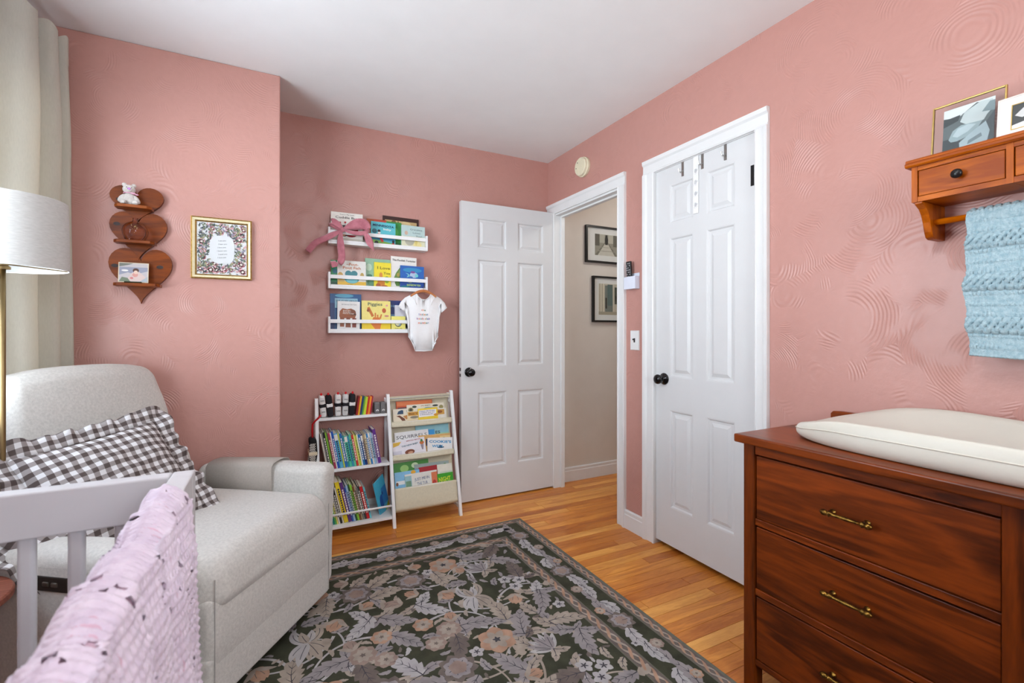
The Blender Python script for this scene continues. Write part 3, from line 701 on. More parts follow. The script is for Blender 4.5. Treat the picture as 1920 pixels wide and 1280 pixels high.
# ------------------------------------------------------------------ wall shelf with drawers
PINE = wood('honey_pine', (140, 60, 0), (202, 106, 4), 1, 9, .34, .8)
PINV = wood('honey_pine_upright', (132, 56, 0), (196, 100, 4), 2, 9, .32)
ws = thing('wall_shelf', 'honey pine wall shelf with small drawers and a hanging rod', 'shelf', (0, 0, 0))
SY0, SY1 = -.03, .694
mb = MB(); mb.prism([(1.858, 1.652), (1.703, 1.652), (1.698, 1.656), (1.698, 1.662), (1.703, 1.666), (1.703, 1.671), (1.707, 1.675), (1.858, 1.675)], lambda q, k: (q[0], (SY1+.012) if k else SY0-.012, q[1])); mb.build('top_board', PINE, ws)
mb = MB(); mb.box(1.7285, 1.8575, SY0+.0145, SY1-.0145, 1.5475, 1.556); mb.build('bottom_board', PINE, ws)
mb = MB(); mb.box(1.8505, 1.8575, SY0+.0145, SY1-.0145, 1.5565, 1.6515); mb.build('back_board', PINE, ws)
mb = MB(); mb.box(1.7125, 1.728, SY0+.0145, SY1-.0145, 1.640, 1.6518); mb.build('face_rail', PINE, ws); mb = MB(); mb.box(1.7125, 1.728, SY0+.0145, SY1-.0145, 1.5472, 1.562); mb.build('face_rail', PINE, ws)
dv = [SY1, .484, .270, .06-.03-.06]
ups = [(.680, .694), (.477, .491), (.262, .276), (SY0, SY0+.014)]
for a, b in ups:
    mb = MB(); mb.box(1.711, 1.8503, a, b, 1.5468, 1.652); mb.build('divider', PINV, ws)
for (b, a) in ((.680, .491), (.477, .276), (.262, SY0+.014)):
    mb = MB(); mb.box(1.713, 1.727, a+.0022, b-.0022, 1.5635, 1.6385); d_ = mb.build('drawer', PINE, ws, bevel=.0015)
    mb = MB(); mb.box(1.727, 1.845, a+.006, b-.006, 1.566, 1.63); mb.build('drawer_box', PINV, d_)
    k = MB(); k.lathe([(.0002, 0), (.0075, 0), (.006, .006), (.0085, .010), (.0125, .014), (.0132, .018), (.0095, .0225), (.0002, .024)], Matrix.Translation((1.713, (a+b)/2+.0, 1.601)) @ Matrix.Rotation(-PI/2, 4, 'Y'), 20); k.build('knob', BLACK, d_, smooth=True)
prof = [(1.858, 1.5465), (1.713, 1.5465), (1.714, 1.540), (1.722, 1.536), (1.738, 1.528), (1.752, 1.512), (1.763, 1.49), (1.772, 1.462), (1.781, 1.446), (1.794, 1.441), (1.858, 1.441)]
for y0 in (.668, SY0+.004):
    mb = MB(); mb.prism(prof, lambda q, k: (q[0], y0+.02 if k else y0, q[1])); mb.build('bracket', PINV, ws, bevel=.002)
mb = MB(); mb.tube([(1.795, SY0+.02, 1.492), (1.795, .672, 1.492)], .009, 14); mb.build('rod', PINE, ws, smooth=True)

# photo frames on the wall shelf
FB = mat('pale_brass', (206, 178, 110), .3, .05, 60, metal=1, c2=(190, 160, 92))
pf = thing('photo_frame', 'clear glass photo frame edged in brass with a monochrome photograph', 'photo frame', (1.795, .598, 1.6758), (0, math.radians(6), 0))
W, H = .0815, .170
mb = MB()
for a in ((-W, -W+.004, 0, H), (W-.004, W, 0, H), (-W+.004, W-.004, 0, .004), (-W+.004, W-.004, H-.004, H)): mb.box(-.004, .004, a[0], a[1], a[2], a[3])
mb.build('brass_edge', FB, pf, bevel=.0007)
mb = MB(); mb.box(-.003, -.0015, -W+.004, W-.004, .004, H-.004); mb.build('front_glass', GLASS, pf)
mb = MB(); mb.box(.0015, .003, -W+.004, W-.004, .004, H-.004); mb.build('rear_glass', GLASS, pf)
mb = MB(); a0, a1, b0, b1 = .055, -.058, .012, .150
fnp = lambda u, v, l: (-.0006-.00012*l, a0+(a1-a0)*u, b0+(b1-b0)*v)
art = [((96, 106, 108), R4), ((226, 230, 230), [(0, .75), (1, .88), (1, 1), (0, 1)]), ((58, 66, 68), [(0, .62), (.3, .7), (.34, .82), (.12, .8), (0, .82)]), ((60, 70, 72), [(.35, .8), (.65, .98), (.78, .96), (.6, .82)]),
       ((60, 68, 72), rc4(0, .36, 0, .34)), ((70, 80, 84), [(.86, 0), (1, 0), (1, .72), (.84, .5)]), ((196, 206, 206), [(.34, .66), (.42, .84), (.72, .98), (.95, .96), (1, .8), (.86, .66), (.8, .56), (.5, .54)]), ((150, 168, 172), [(.12, .32), (.2, .5), (.36, .58), (.78, .56), (.7, .44), (.5, .3), (.3, .25), (.17, .26)]), ((172, 190, 194), [(.2, .38), (.3, .52), (.5, .56), (.66, .52), (.5, .4), (.3, .33)]),
       ((158, 178, 184), [(.36, .0), (.34, .2), (.6, .38), (.84, .52), (.92, .3), (.86, 0)]), ((110, 128, 134), [(.5, .12), (.52, .2), (.76, .3), (.78, .22)]), ((120, 138, 142), [(.76, .74), (.9, .92), (1, .92), (1, .7)])]
for i, (c, p) in enumerate(art): mb.cur = i; flat(mb, p, fnp, i)
mb.build('photograph', [cm(c, .35) for c, _ in art], pf)
pf2 = thing('photo_frame', 'white matted photo frame at the edge of the wall shelf', 'photo frame', (1.762, .447, 1.6758), (0, math.radians(7), math.radians(-2)))
W, H = .078, .118
mb = MB()
for a in ((-W, -W+.004, 0, H), (W-.004, W, 0, H), (-W+.004, W-.004, 0, .004), (-W+.004, W-.004, H-.004, H)): mb.box(-.005, .005, a[0], a[1], a[2], a[3])
mb.build('frame', mat('cream_frame', (232, 224, 214), .4), pf2, bevel=.0007)
mb = MB(); mb.box(-.003, .003, -W+.004, W-.004, .004, H-.004); mb.build('mat_board', mat('lilac_white', (232, 226, 230), .7), pf2)
mb = MB()
for a in ((-.0505, -.0485, .024, .094), (.0485, .0505, .024, .094), (-.0485, .0485, .024, .026), (-.0485, .0485, .092, .094)): mb.box(-.0045, -.003, a[0], a[1], a[2], a[3])
mb.build('inner_edge', FB, pf2)
mb = MB(); fnp2 = lambda u, v, l: (-.0032-.0001*l, .0485-.097*u, .026+.066*v)
art = [((70, 72, 72), R4), ((222, 222, 220), [(.0, .0), (1, 0), (1, .2), (.5, .3), (0, .16)]), ((206, 206, 204), [(.05, .55), (.3, .92), (.6, .8), (.5, .55), (.2, .4)]), ((180, 180, 178), [(.35, .35), (.6, .55), (.9, .6), (.95, .4), (.6, .25)]), ((40, 42, 42), [(.6, .62), (.75, .95), (1, .95), (1, .62)]), ((236, 236, 234), [(.7, .6), (.8, .8), (.92, .78), (.9, .6)])]
for i, (c, p) in enumerate(art): mb.cur = i; flat(mb, p, fnp2, i)
mb.build('photograph', [cm(c, .35) for c, _ in art], pf2)

# ------------------------------------------------------------------ knitted blankets
def knit_mat(name, c, c2, c3=None):
    m = mat(name, c, .95, .1, 110, c2=c2, spec=.1, bump=.5, bscale=330, sheen=.25); return m
def cable(s, y):
    """height of a cable-knit fabric; s down the fall, y along the rod"""
    h = 0
    b = (s/.118) % 1.0
    if .30 < b < .74:                       # braided band running along y
        t = (b-.52)/.22
        for ph in (0, 2.094, 4.189):
            yy = y/.052*2*PI+ph; cpos = .55*math.sin(yy); dd = (t-cpos)/.38
            h = max(h, (1-dd*dd)*.0105*(1+.35*math.cos(yy)) if abs(dd) < 1 else 0)
    elif b < .06 or .24 < b < .30 or .74 < b < .80: h = .0035*(.6+.4*math.sin(y*2*PI/.009))
    h += .0011*math.sin(y*2*PI/.0082+PI*(int(s/.0052) % 2))*math.sin(s*2*PI/.0104)
    return h
bb = MB(); NY, NS = 230, 210
YA, YZ_ = .592, .08
def blue_pt(u, v, side=1):
    y = YA+(YZ_-YA)*u; s = v*.62-.20            # s<0: wall side, s>0: room side
    rr = .013
    wob = .002*math.sin(s*21+1)*(1-smoothstep(0, .10, u)) + .010*smoothstep(.1, .36, s)*math.sin(u*9+.6)
    hh = cable(s+.2, y)
    top = 1.503
    if abs(s) <= rr*PI/2:
        a = s/rr; x = 1.795-(rr+hh)*math.sin(a); z = 1.492+(rr+hh)*math.cos(a)
    elif s > 0: x = 1.795-rr-hh-.016*smoothstep(.02, .3, s)-wob; z = 1.492-(s-rr*PI/2)
    else: x = 1.795+rr+hh*.6; z = 1.492+(s+rr*PI/2)
    if s > 0: y += -.012*smoothstep(.22, .38, s)*(1-u) + .002*math.sin(s*60)*(1-smoothstep(0, .05, u)); z -= .03*u*smoothstep(.1, .4, s)
    return (x, y, z)
bb.grid(NY, NS, blue_pt)
bl = bb.build('knit_blanket', knit_mat('pale_blue_yarn', (182, 205, 212), (150, 180, 192)), smooth=True, solid=.006)
tag(bl, 'pale blue cable-knit blanket hung over the rod of the wall shelf', 'blanket')

# ------------------------------------------------------------------ armchair recliner
UPH = mat('oatmeal_upholstery', (206, 202, 196), .92, .10, 130, bump=.22, bscale=520, spec=.15, sheen=.3)
UPC = mat('taupe_arm_cover', (184, 176, 168), .92, .05, 160, bump=.12, bscale=600, spec=.15)
ac = thing('armchair', 'light grey upholstered recliner armchair in the corner by the window', 'armchair', (-.324, 2.100, 0), (0, 0, math.radians(-36)))
def part_rbox(name, cx, cy, cz, hx, hy, hz, r, m=UPH, fn=None, n=5, k=4, parent=ac, label=None):
    b = MB(); b.rbox((hx, hy, hz), r, n, k, (lambda p: Vector((cx, cy, cz))+Vector(fn(p) if fn else p))); return b.build(name, m, parent, smooth=True, label=label)
for s in (1, -1):        # arms: slightly flared, soft top
    def f(p, s=s):
        t = (p.z+.26)/.52; dip = -.022*smoothstep(.1, -.33, p.x)*t
        return (p.x*(1-.03*(1-t)), p.y+s*.012*t*t, p.z+dip)
    if s > 0: part_rbox('arm', .085, .372, .315, .318, .052, .265, .04, fn=f, n=6)
    else:
        part_rbox('arm', .085, -.392, .310, .318, .066, .262, .045, fn=f, n=6)
        continue
    a = MB()
    a.prism([(-.062, .50), (-.064, .585), (-.050, .600), (-.02, .606), (.02, .606), (.050, .600), (.064, .585), (.062, .36 if s > 0 else .50)], lambda q, k: (.16 if k else -.16, s*.381+q[0]*(-s), q[1]-.016-(.012 if not k else 0)), False)
    a.build('arm_cover', UPC, ac, smooth=True, solid=.003)
# body under the seat
part_rbox('base', .02, 0, .19, .36, .315, .145, .02)
# seat cushion with rolled front edge
def fs(p):
    b = .020*math.cos(p.x/.36*1.3)*math.cos(p.y/.32*1.4)
    roll = smoothstep(.22, .36, p.x)
    return (p.x+.03*roll*smoothstep(-.1, .05, -p.z), p.y, p.z+(b if p.z > 0 else 0)+.006*roll)
part_rbox('seat_cushion', .085, 0, .395, .335, .318, .085, .062, fn=fs, n=8, k=5)
part_rbox('front_panel', .395, 0, .265, .032, .317, .115, .026, fn=lambda p: (p.x+.012*math.sin((p.z+.115)/.23*PI), p.y, p.z))
part_rbox('footrest', .398, 0, .135, .034, .320, .075, .018)
for s in (1, -1):
    b = MB(); b.tube([(.434, s*.305, .075+.02*i) for i in range(19)], .0016, 6); b.build('seam', mat('thread_grey', (168, 164, 160), .9), ac)
# reclined back: lower lumbar pad and tall upper pad
def fb(p):
    t = (p.z+.26)/.52; w_ = 1-.10*smoothstep(.55, 1, t)
    return (p.x-.115*t+.020*math.cos(p.y/.3*1.4)*(1 if p.x > 0 else .2), p.y*w_, p.z-.03*(abs(p.y)/.29)**3*smoothstep(.6, 1, t))
part_rbox('back_upper', -.305, 0, .765, .062, .300, .265, .05, fn=fb, n=8, k=5)
def fl(p):
    t = (p.z+.13)/.26; return (p.x-.07*t+.02*math.cos(p.y/.3*1.4), p.y, p.z)
part_rbox('back_lower', -.225, 0, .545, .070, .312, .125, .055, fn=fl, n=8, k=5)
part_rbox('back_shell', -.325, 0, .42, .05, .30, .34, .04, fn=lambda p: (p.x-.05*((p.z+.34)/.68), p.y*(1-.05*((p.z+.34)/.68)), p.z))
b = MB(); b.tube([(-.20+.56*k/20, -.4655+.004*abs(k/10-1)**4, .532-.012*(1-k/20)) for k in range(21)], .003, 6); b.build('piping', UPH, ac, smooth=True)
# control panel with ports and two buttons on the outer side of the near arm
cpn = MB(); cpn.box(.0, .14, -.470, -.455, .462, .502); cpn = cpn.build('control_panel', mat('dark_control_plastic', (44, 40, 36), .4), ac, bevel=.003)
for x in (.070, .098):
    b = MB(); b.rbox((.010, .003, .006), .0028, 2, 3, lambda p: (p.x+x, p.y-.470, p.z+.482)); b.build('button', mat('dark_button', (70, 62, 54), .35), cpn, smooth=True)
for x in (.028, .043):
    b = MB(); b.box(x-.003, x+.003, -.4715, -.4695, .477, .487); b.build('port', BLACK, cpn)
for sx in (.28, -.22):
    for sy in (.26, -.26):
        b = MB(); b.lathe([(.02, 0), (.024, .03), (.024, .05)], Matrix.Translation((sx, sy, .0095)), 14); b.build('foot', BLACK, ac)

# ------------------------------------------------------------------ gingham pillows
def gingham(name, n_):
    m = bpy.data.materials.new(name); m.use_nodes = True; nt = m.node_tree; N = nt.nodes; L = nt.links
    b = N['Principled BSDF']; b.inputs['Roughness'].default_value = .9; b.inputs['Specular IOR Level'].default_value = .1
    uv = N.new('ShaderNodeUVMap'); sp_ = N.new('ShaderNodeSeparateXYZ'); L.new(uv.outputs[0], sp_.inputs[0]); res = []
    for ax in (0, 1):
        a = N.new('ShaderNodeMath'); a.operation = 'MULTIPLY'; a.inputs[1].default_value = n_; L.new(sp_.outputs[ax], a.inputs[0])
        f_ = N.new('ShaderNodeMath'); f_.operation = 'FRACT'; L.new(a.outputs[0], f_.inputs[0])
        g = N.new('ShaderNodeMath'); g.operation = 'GREATER_THAN'; g.inputs[1].default_value = .5; L.new(f_.outputs[0], g.inputs[0]); res.append(g)
    ad = N.new('ShaderNodeMath'); L.new(res[0].outputs[0], ad.inputs[0]); L.new(res[1].outputs[0], ad.inputs[1])
    h = N.new('ShaderNodeMath'); h.operation = 'MULTIPLY'; h.inputs[1].default_value = .5; L.new(ad.outputs[0], h.inputs[0])
    r = N.new('ShaderNodeValToRGB'); r.color_ramp.interpolation = 'CONSTANT'
    r.color_ramp.elements[0].color = (*lin((222, 220, 222)), 1); r.color_ramp.elements[1].color = (*lin((90, 80, 78)), 1); r.color_ramp.elements[1].position = .75
    e = r.color_ramp.elements.new(.25); e.color = (*lin((152, 144, 143)), 1)
    L.new(h.outputs[0], r.inputs[0]); L.new(r.outputs[0], b.inputs['Base Color'])
    nz = N.new('ShaderNodeTexNoise'); nz.inputs['Scale'].default_value = 400; bp = N.new('ShaderNodeBump'); bp.inputs['Strength'].default_value = .12; bp.inputs['Distance'].default_value = .01
    tc = N.new('ShaderNodeTexCoord'); L.new(tc.outputs['Object'], nz.inputs['Vector']); L.new(nz.outputs['Fac'], bp.inputs['Height']); L.new(bp.outputs[0], b.inputs['Normal'])
    return m
GING = gingham('brown_gingham', 1.0)
def set_uv(me, fn):
    l = me.uv_layers.new(name='UVMap'); 
    for lp in me.loops: l.data[lp.index].uv = fn(me.vertices[lp.vertex_index].co)
def pillow(label, loc, rot, W, H, T, seed):
    t = thing('gingham_pillow', label, 'pillow', loc, rot, 'gingham pillows'); rr = random.Random(seed); n_ = 34
    for side, nm in ((1, 'front'), (-1, 'back')):
        b = MB()
        def fn(u, v):
            x, y = 2*u-1, 2*v-1
            e = max(0, (1-abs(x)**2.6))**.55*max(0, (1-abs(y)**2.6))**.55
            wr = .006*math.sin(9*x+4*y+seed)*(1-abs(x*y))+.004*math.sin(17*y-6*x+seed)
            pinx = 1-.07*(1-abs(y)**2)*abs(x)**2; piny = 1-.07*(1-abs(x)**2)*abs(y)**2
            return (x*W*pinx, y*H*piny, side*(T*e+wr*e*.8))
        b.grid(n_, n_, fn); o = b.build('cover', GING, t, smooth=True); set_uv(o.data, lambda c: (c.x/.031, c.y/.031))
    b = MB(); nr = 360; per = 2*(2*W+2*H)
    def rf_(u, v):
        s = u*per % per; 
        if s < 2*W: p = (-W+s, -H); d = (0, -1)
        elif s < 2*W+2*H: p = (W, -H+s-2*W); d = (1, 0)
        elif s < 4*W+2*H: p = (W-(s-2*W-2*H), H); d = (0, 1)
        else: p = (-W, H-(s-4*W-2*H)); d = (-1, 0)
        x, y = p[0]/W, p[1]/H; p = (p[0]*(1-.07*(1-abs(y)**2)*abs(x)**2), p[1]*(1-.07*(1-abs(x)**2)*abs(y)**2))
        cx_, cy_ = p[0]/W, p[1]/H; ln = math.hypot(cx_, cy_); corner = smoothstep(1.15, 1.4, ln)
        dd = Vector((d[0]*(1-corner)+corner*cx_/ln, d[1]*(1-corner)+corner*cy_/ln)).normalized()
        wv = v*(.010*math.sin(s*105+seed)+.007*math.sin(s*57+2*seed))
        return (p[0]+dd.x*.052*v*(1+.3*corner), p[1]+dd.y*.052*v*(1+.3*corner), wv+.008*v)
    b.grid(nr, 5, rf_, True); o = b.build('ruffle', GING, t, smooth=True, solid=.0015); set_uv(o.data, lambda c: (c.x/.031, c.y/.031))
    return t
def orient(nrm, up_roll):
    z = Vector(nrm).normalized(); x = Vector((0, 0, 1)).cross(z).normalized(); y = z.cross(x)
    M_ = Matrix((x, y, z)).transposed(); return (M_ @ Matrix.Rotation(up_roll, 3, 'Z')).to_euler()
pillow('large ruffled brown gingham pillow leaning on the armchair back', (-.470, 2.000, .640), orient((.56, -.64, .60), math.radians(7)), .215, .195, .075, 1)
pillow('brown gingham pillow slumped beside the near arm of the armchair', (-.600, 1.905, .605), orient((.40, -.55, .75), math.radians(30)), .15, .15, .06, 4)

# ------------------------------------------------------------------ floor lamp and side table
LIN = mat('linen_shade', (206, 204, 200), .95, .06, 60, stretch=(1, 1, 7), bump=.1, bscale=200, c2=(190, 188, 184), spec=.1)
GOLD = mat('satin_gold', (140, 118, 82), .45, .05, 30, metal=1)
fl_ = thing('floor_lamp', 'brass floor lamp with a speckled linen drum shade', 'lamp', (-.716, 1.918, 0))
b = MB(); R1, R0, Z0, Z1 = .142, .146, 1.348, 1.556
b.lathe([(R0, Z0), (R1, Z1), (R1-.003, Z1), (R0-.003, Z0), (R0, Z0)], None, 64, False); b.build('shade', LIN, fl_, smooth=False, auto=True)
b = MB()
for z, r in ((Z0+.001, R0-.002), (Z1-.001, R1-.002)):
    b = MB(); b.tube([(r*math.cos(2*PI*i/48), r*math.sin(2*PI*i/48), z) for i in range(49)], .002, 6, False)
    b.build('shade_ring', mat('white_wire', (230, 230, 230), .4), fl_, smooth=True)
b = MB()
for k in range(3):
    a = 2*PI*k/3+.5; b.tube([(.01*math.cos(a), .01*math.sin(a), Z0+.012), ((R0-.003)*math.cos(a), (R0-.003)*math.sin(a), Z0+.004)], .002, 6)
b.build('spider', GOLD, fl_)
b = MB(); b.tube([(0, 0, .024), (0, 0, .8), (0, 0, 1.352)], .0068, 16); b.build('pole', GOLD, fl_, smooth=True)
b = MB(); b.lathe([(.001, 1.345), (.017, 1.345), (.017, 1.352), (.012, 1.356), (.012, 1.40), (.001, 1.40)], None, 18); b.build('socket', GOLD, fl_, auto=True)
b = MB(); b.lathe([(.012, 1.40), (.02, 1.425), (.03, 1.455), (.026, 1.48), (.001, 1.492)], None, 18); b.build('bulb', mat('frosted_bulb', (238, 236, 230), .3), fl_, smooth=True)
b = MB(); b.lathe([(.001, 0), (.11, 0), (.11, .012), (.10, .018), (.02, .022), (.01, .03), (.001, .03)], None, 40); b.build('base', GOLD, fl_, auto=True)
b = MB(); b.tube([(-.70+.018*i, 1.86-.02*i+.03*math.sin(i*.5), .11*math.exp(-.12*i)+.008) for i in range(20)], .004, 8)
tag(b.build('power_cord', mat('black_rubber', (14, 14, 15), .5), smooth=True), 'black power cord curving down behind the crib', 'cord')
st = thing('side_table', 'round red-brown wooden side table beside the lamp', 'table', (-.745, 1.63, 0))
WT = wood('redwood_top', (104, 54, 40), (168, 104, 84), 0, 10, .35)
b = MB(); b.lathe([(.001, .478), (.146, .478), (.150, .482), (.150, .495), (.146, .500), (.001, .500)], None, 56); b.build('top', WT, st, auto=True)
b = MB(); b.lathe([(.10, 0), (.10, .012), (.02, .022), (.014, .04), (.014, .477)], None, 28); b.build('pedestal', mat('dark_walnut', (48, 26, 18), .4), st, auto=True)

# ------------------------------------------------------------------ crib
CRW = mat('white_crib_paint', (196, 194, 197), .4, .015, 10)
cr = thing('crib', 'white wooden crib with rounded slats in the near corner', 'crib', (0, 0, 0))
CX0, CX1, CY0, CY1, CZ = -.86, -.131, -.32, 1.052, .90
b = MB(); b.box(CX0+.035, CX1-.035, CY1-.034, CY1, CZ-.075, CZ); b.build('end_rail', CRW, cr, bevel=.003)
b = MB(); b.box(CX0+.035, CX1-.035, CY1-.032, CY1-.002, .17, .23); b.build('end_rail', CRW, cr, bevel=.003)
for x in (CX1-.034, CX0):
    b = MB(); b.box(x, x+.034, CY0+.04, CY1-.0362, CZ-.075, CZ); b.build('side_rail', CRW, cr, bevel=.003)
    b = MB(); b.box(x+.002, x+.032, CY0+.04, CY1-.0362, .17, .23); b.build('side_rail', CRW, cr, bevel=.003)
    for y in (CY1-.036, CY0):
        b = MB(); b.box(x, x+.036 if x < -.5 else x+.034, y, y+.036, 0, CZ); b.build('post', CRW, cr, bevel=.003)
b = MB(); b.box(CX0+.035, CX1-.035, CY0, CY0+.034, CZ-.075, CZ); b.build('end_rail', CRW, cr, bevel=.003)
sl = MB(); sl.rbox((.0115, .008, .30), .0075, 1, 4); slm = sl.mesh('slat', CRW, True)
xs = [-.2345-.0615*i for i in range(10)]
for x in xs:
    if x > CX0+.05:
        o = put('slat', slm, cr); o.location = (x, CY1-.017, .527)
for i in range(17):
    for x in (CX1-.017, CX0+.017):
        o = put('slat', slm, cr); o.location = (x, CY0+.10+.0745*i, .527); o.rotation_euler = (0, 0, PI/2)
b = MB(); b.rbox(((CX1-CX0)/2-.045, (CY1-CY0)/2-.05, .06), .03, 3, 3, lambda p: (p.x+(CX0+CX1)/2, p.y+(CY0+CY1)/2, p.z+.30)); b.build('mattress', mat('white_sheet', (220, 218, 220), .9), cr, smooth=True)

# pink lace blanket over the side rail
def lace_h(s, y):
    k = (y/.105) % 1.0
    st_ = .0034*math.sin(y*2*PI/.0105+.9*math.sin(s*2*PI/.0125))*(.7+.3*math.sin(s*2*PI/.0125))
    rib = .0045*math.exp(-((k-.5)/.10)**2)*(.75+.25*math.sin(s*2*PI/.018+6*k))
    return st_+rib+.0022*math.sin(y*2*PI/.105)
def holes(s, y):
    """distance to the nearest eyelet; eyelets run down the fabric in zigzags"""
    best = 9
    k0 = int((.94-.052-y)/.105)
    for k in (k0-1, k0, k0+1):
        yc = .94-.105*k-.052
        for row, dy0 in ((0, 0), (1, .016)):
            sc_ = math.floor(s/.021+.5*row)
            for q in (sc_-1, sc_, sc_+1):
                s0 = (q+.5-.5*row)*.021
                if row and ((q+k) % 6) > 2: continue
                zz = .026*(abs(((s0/.13+.3*k) % 1.0)*2-1)*2-1)
                best = min(best, math.hypot((s-s0)*.8, y-(yc+zz+dy0)))
    return best
NYB, NSB = 420, 320
RT = CZ+.004; xo, xi = CX1+.006, CX1-.034-.006
def pink_pt(y, s, off=0.0):
    L_in = .17; wt = xo-xi
    h = lace_h(s, y)-off
    edge = smoothstep(.90, .955, y)
    if s < L_in:
        x, z = xi-h, RT-(L_in-s)
    elif s < L_in+wt:
        t = (s-L_in)/wt; x = xi+wt*t+(-h*math.cos(t*PI)); z = RT+.010*math.sin(t*PI)+h*math.sin(t*PI)+.006*math.sin(y*23+1)
    else:
        d = s-L_in-wt
        fold = smoothstep(.0, .3, d)*(.016*math.sin(y*26+.8)+.010*math.sin(y*51))
        x = xo+h+.012*smoothstep(0, .08, d)+.016*smoothstep(0, .5, d)+fold*.6+.004; z = RT-d
    y2 = y
    if s > L_in: y2 = y-.085*smoothstep(0, .14, s-L_in)*smoothstep(.5, .95, y)+.004*math.sin(s*70)*edge
    z -= .020*edge*smoothstep(L_in-.02, L_in+.05, s)
    return (x, y2, z)
pb = MB(); V = []
ys = [.955-1.12*i/(NYB-1) for i in range(NYB)]; ss = [.86*j/(NSB-1) for j in range(NSB)]
F_ = []
for j, s in enumerate(ss):
    for i, y in enumerate(ys): V.append(pink_pt(y, s))
for j in range(NSB-1):
    s = (ss[j]+ss[j+1])/2
    for i in range(NYB-1):
        if holes(s, (ys[i]+ys[i+1])/2) > .0036: F_.append((j*NYB+i, j*NYB+i+1, (j+1)*NYB+i+1, (j+1)*NYB+i))
pb.add(V, F_)
pko = thing('lace_blanket', 'pink lace-knit blanket draped over the side rail of the crib', 'blanket', (0, 0, 0))
PYN = mat('pink_yarn', (220, 204, 218), .95, .1, 40, c2=(200, 182, 200), spec=.1, bump=.12, bscale=240, sheen=.3)
pb.build('lace_face', PYN, pko, smooth=True)
pb = MB(); pb.grid(120, 90, lambda u, v: pink_pt(.95-1.10*u, .86*v, .0030)); pb.build('lining', mat('mauve_lining', (206, 170, 188), .95, .1, 60), pko, smooth=True)

# ------------------------------------------------------------------ window, blind, curtain
w1 = structure(thing('window_1', 'white window', None), 'white framed window in the left wall behind the blind')
b = MB()
for a in ((WL[0]-.06, WL[0]+.03, WL[2]-.06, WL[3]+.06), (WL[1]-.03, WL[1]+.06, WL[2]-.06, WL[3]+.06)): b.box(XL-.08, XL+.014, a[0], a[1], a[2], a[3])
for a in ((WL[2]-.06, WL[2]+.03), (WL[3]-.03, WL[3]+.06)): b.box(XL-.08, XL+.014, WL[0]+.03, WL[1]-.03, a[0], a[1])
b.build('window_frame', TRIM, w1)
b = MB(); b.box(XL-.07, XL-.066, WL[0]+.03, WL[1]-.03, WL[2]+.03, WL[3]-.03); b.build('pane', GLASS, w1)
vb = thing('window_blind', 'white slatted blind in the window behind the curtain', 'blind', (0, 0, 0))
WHP = mat('white_blind_vinyl', (240, 242, 246), .5)
sm_ = MB(); sm_.box(-.021, .021, -(WL[1]-WL[0])/2+.035, (WL[1]-WL[0])/2-.035, -.0012, .0012); slat_me = sm_.mesh('slat', WHP)
z = WL[2]+.06
while z < WL[3]-.075:
    o = put('slat', slat_me, vb); o.location = (XL-.025, (WL[0]+WL[1])/2, z); o.rotation_euler = (0, math.radians(-13), 0); z += .036
b = MB(); b.box(XL-.05, XL, WL[0]+.033, WL[1]-.033, WL[3]-.075, WL[3]-.032); b.build('headrail', WHP, vb, bevel=.003)
b = MB(); b.box(XL-.045, XL-.005, WL[0]+.035, WL[1]-.035, WL[2]+.031, WL[2]+.048); b.build('bottom_rail', WHP, vb, bevel=.003)
cu = thing('curtain', 'natural linen curtain panel hanging at the window corner', 'curtain', (0, 0, 0))
def curtain_mat():
    m = mat('natural_linen', (218, 213, 202), .95, .05, 90, stretch=(3, 3, .6), bump=.12, bscale=260, spec=.1)
    nt = m.node_tree; N = nt.nodes; L = nt.links; b = N['Principled BSDF']; out = [n for n in N if n.type == 'OUTPUT_MATERIAL'][0]
    tr = N.new('ShaderNodeBsdfTranslucent'); tr.inputs[0].default_value = (*lin((214, 206, 190)), 1); mx = N.new('ShaderNodeMixShader'); mx.inputs[0].default_value = .42
    L.new(b.outputs[0], mx.inputs[1]); L.new(tr.outputs[0], mx.inputs[2]); L.new(mx.outputs[0], out.inputs[0]); return m
CP = [(-.862, 2.085), (-.905, 2.13), (-.895, 2.19), (-.845, 2.235), (-.79, 2.262), (-.765, 2.31), (-.79, 2.345), (-.825, 2.365), (-.80, 2.39), (-.755, 2.405), (-.745, 2.435), (-.785, 2.452), (-.80, 2.47), (-.765, 2.485), (-.735, 2.50), (-.745, 2.525), (-.80, 2.54), (-.86, 2.545)]
def cat(P, t):
    n_ = len(P)-1; x = t*n_; i = min(int(x), n_-1); f_ = x-i
    p0, p1, p2, p3 = P[max(i-1, 0)], P[i], P[i+1], P[min(i+2, n_)]
    return tuple(.5*((2*p1[k])+(-p0[k]+p2[k])*f_+(2*p0[k]-5*p1[k]+4*p2[k]-p3[k])*f_*f_+(-p0[k]+3*p1[k]-3*p2[k]+p3[k])*f_**3) for k in (0, 1))
def cur_fn(u, v):
    x, y = cat(CP, u); z = .03+(2.345-.03)*v
    tp = smoothstep(.80, 1, v); k = 1-.18*tp
    x = -.82+(x+.82)*k+.004*math.sin(9*v+20*u); y = y+.01*math.sin(4*v+7*u)*(1-tp)
    z += .012*math.sin(u*40)*tp if v > .99 else 0
    return (x, y, z)
b = MB(); b.grid(150, 46, cur_fn); b.build('panel', curtain_mat(), cu, smooth=True, solid=.002)
b = MB(); b.grid(150, 3, lambda u, v: (cur_fn(u, .955+.045*v)[0]+.003, cur_fn(u, .955+.045*v)[1]-.003, cur_fn(u, .955+.045*v)[2])); b.build('heading', MATS['natural_linen'], cu, smooth=True)
crd = thing('curtain_rod', 'white curtain rod above the window', 'curtain rod', (0, 0, 0))
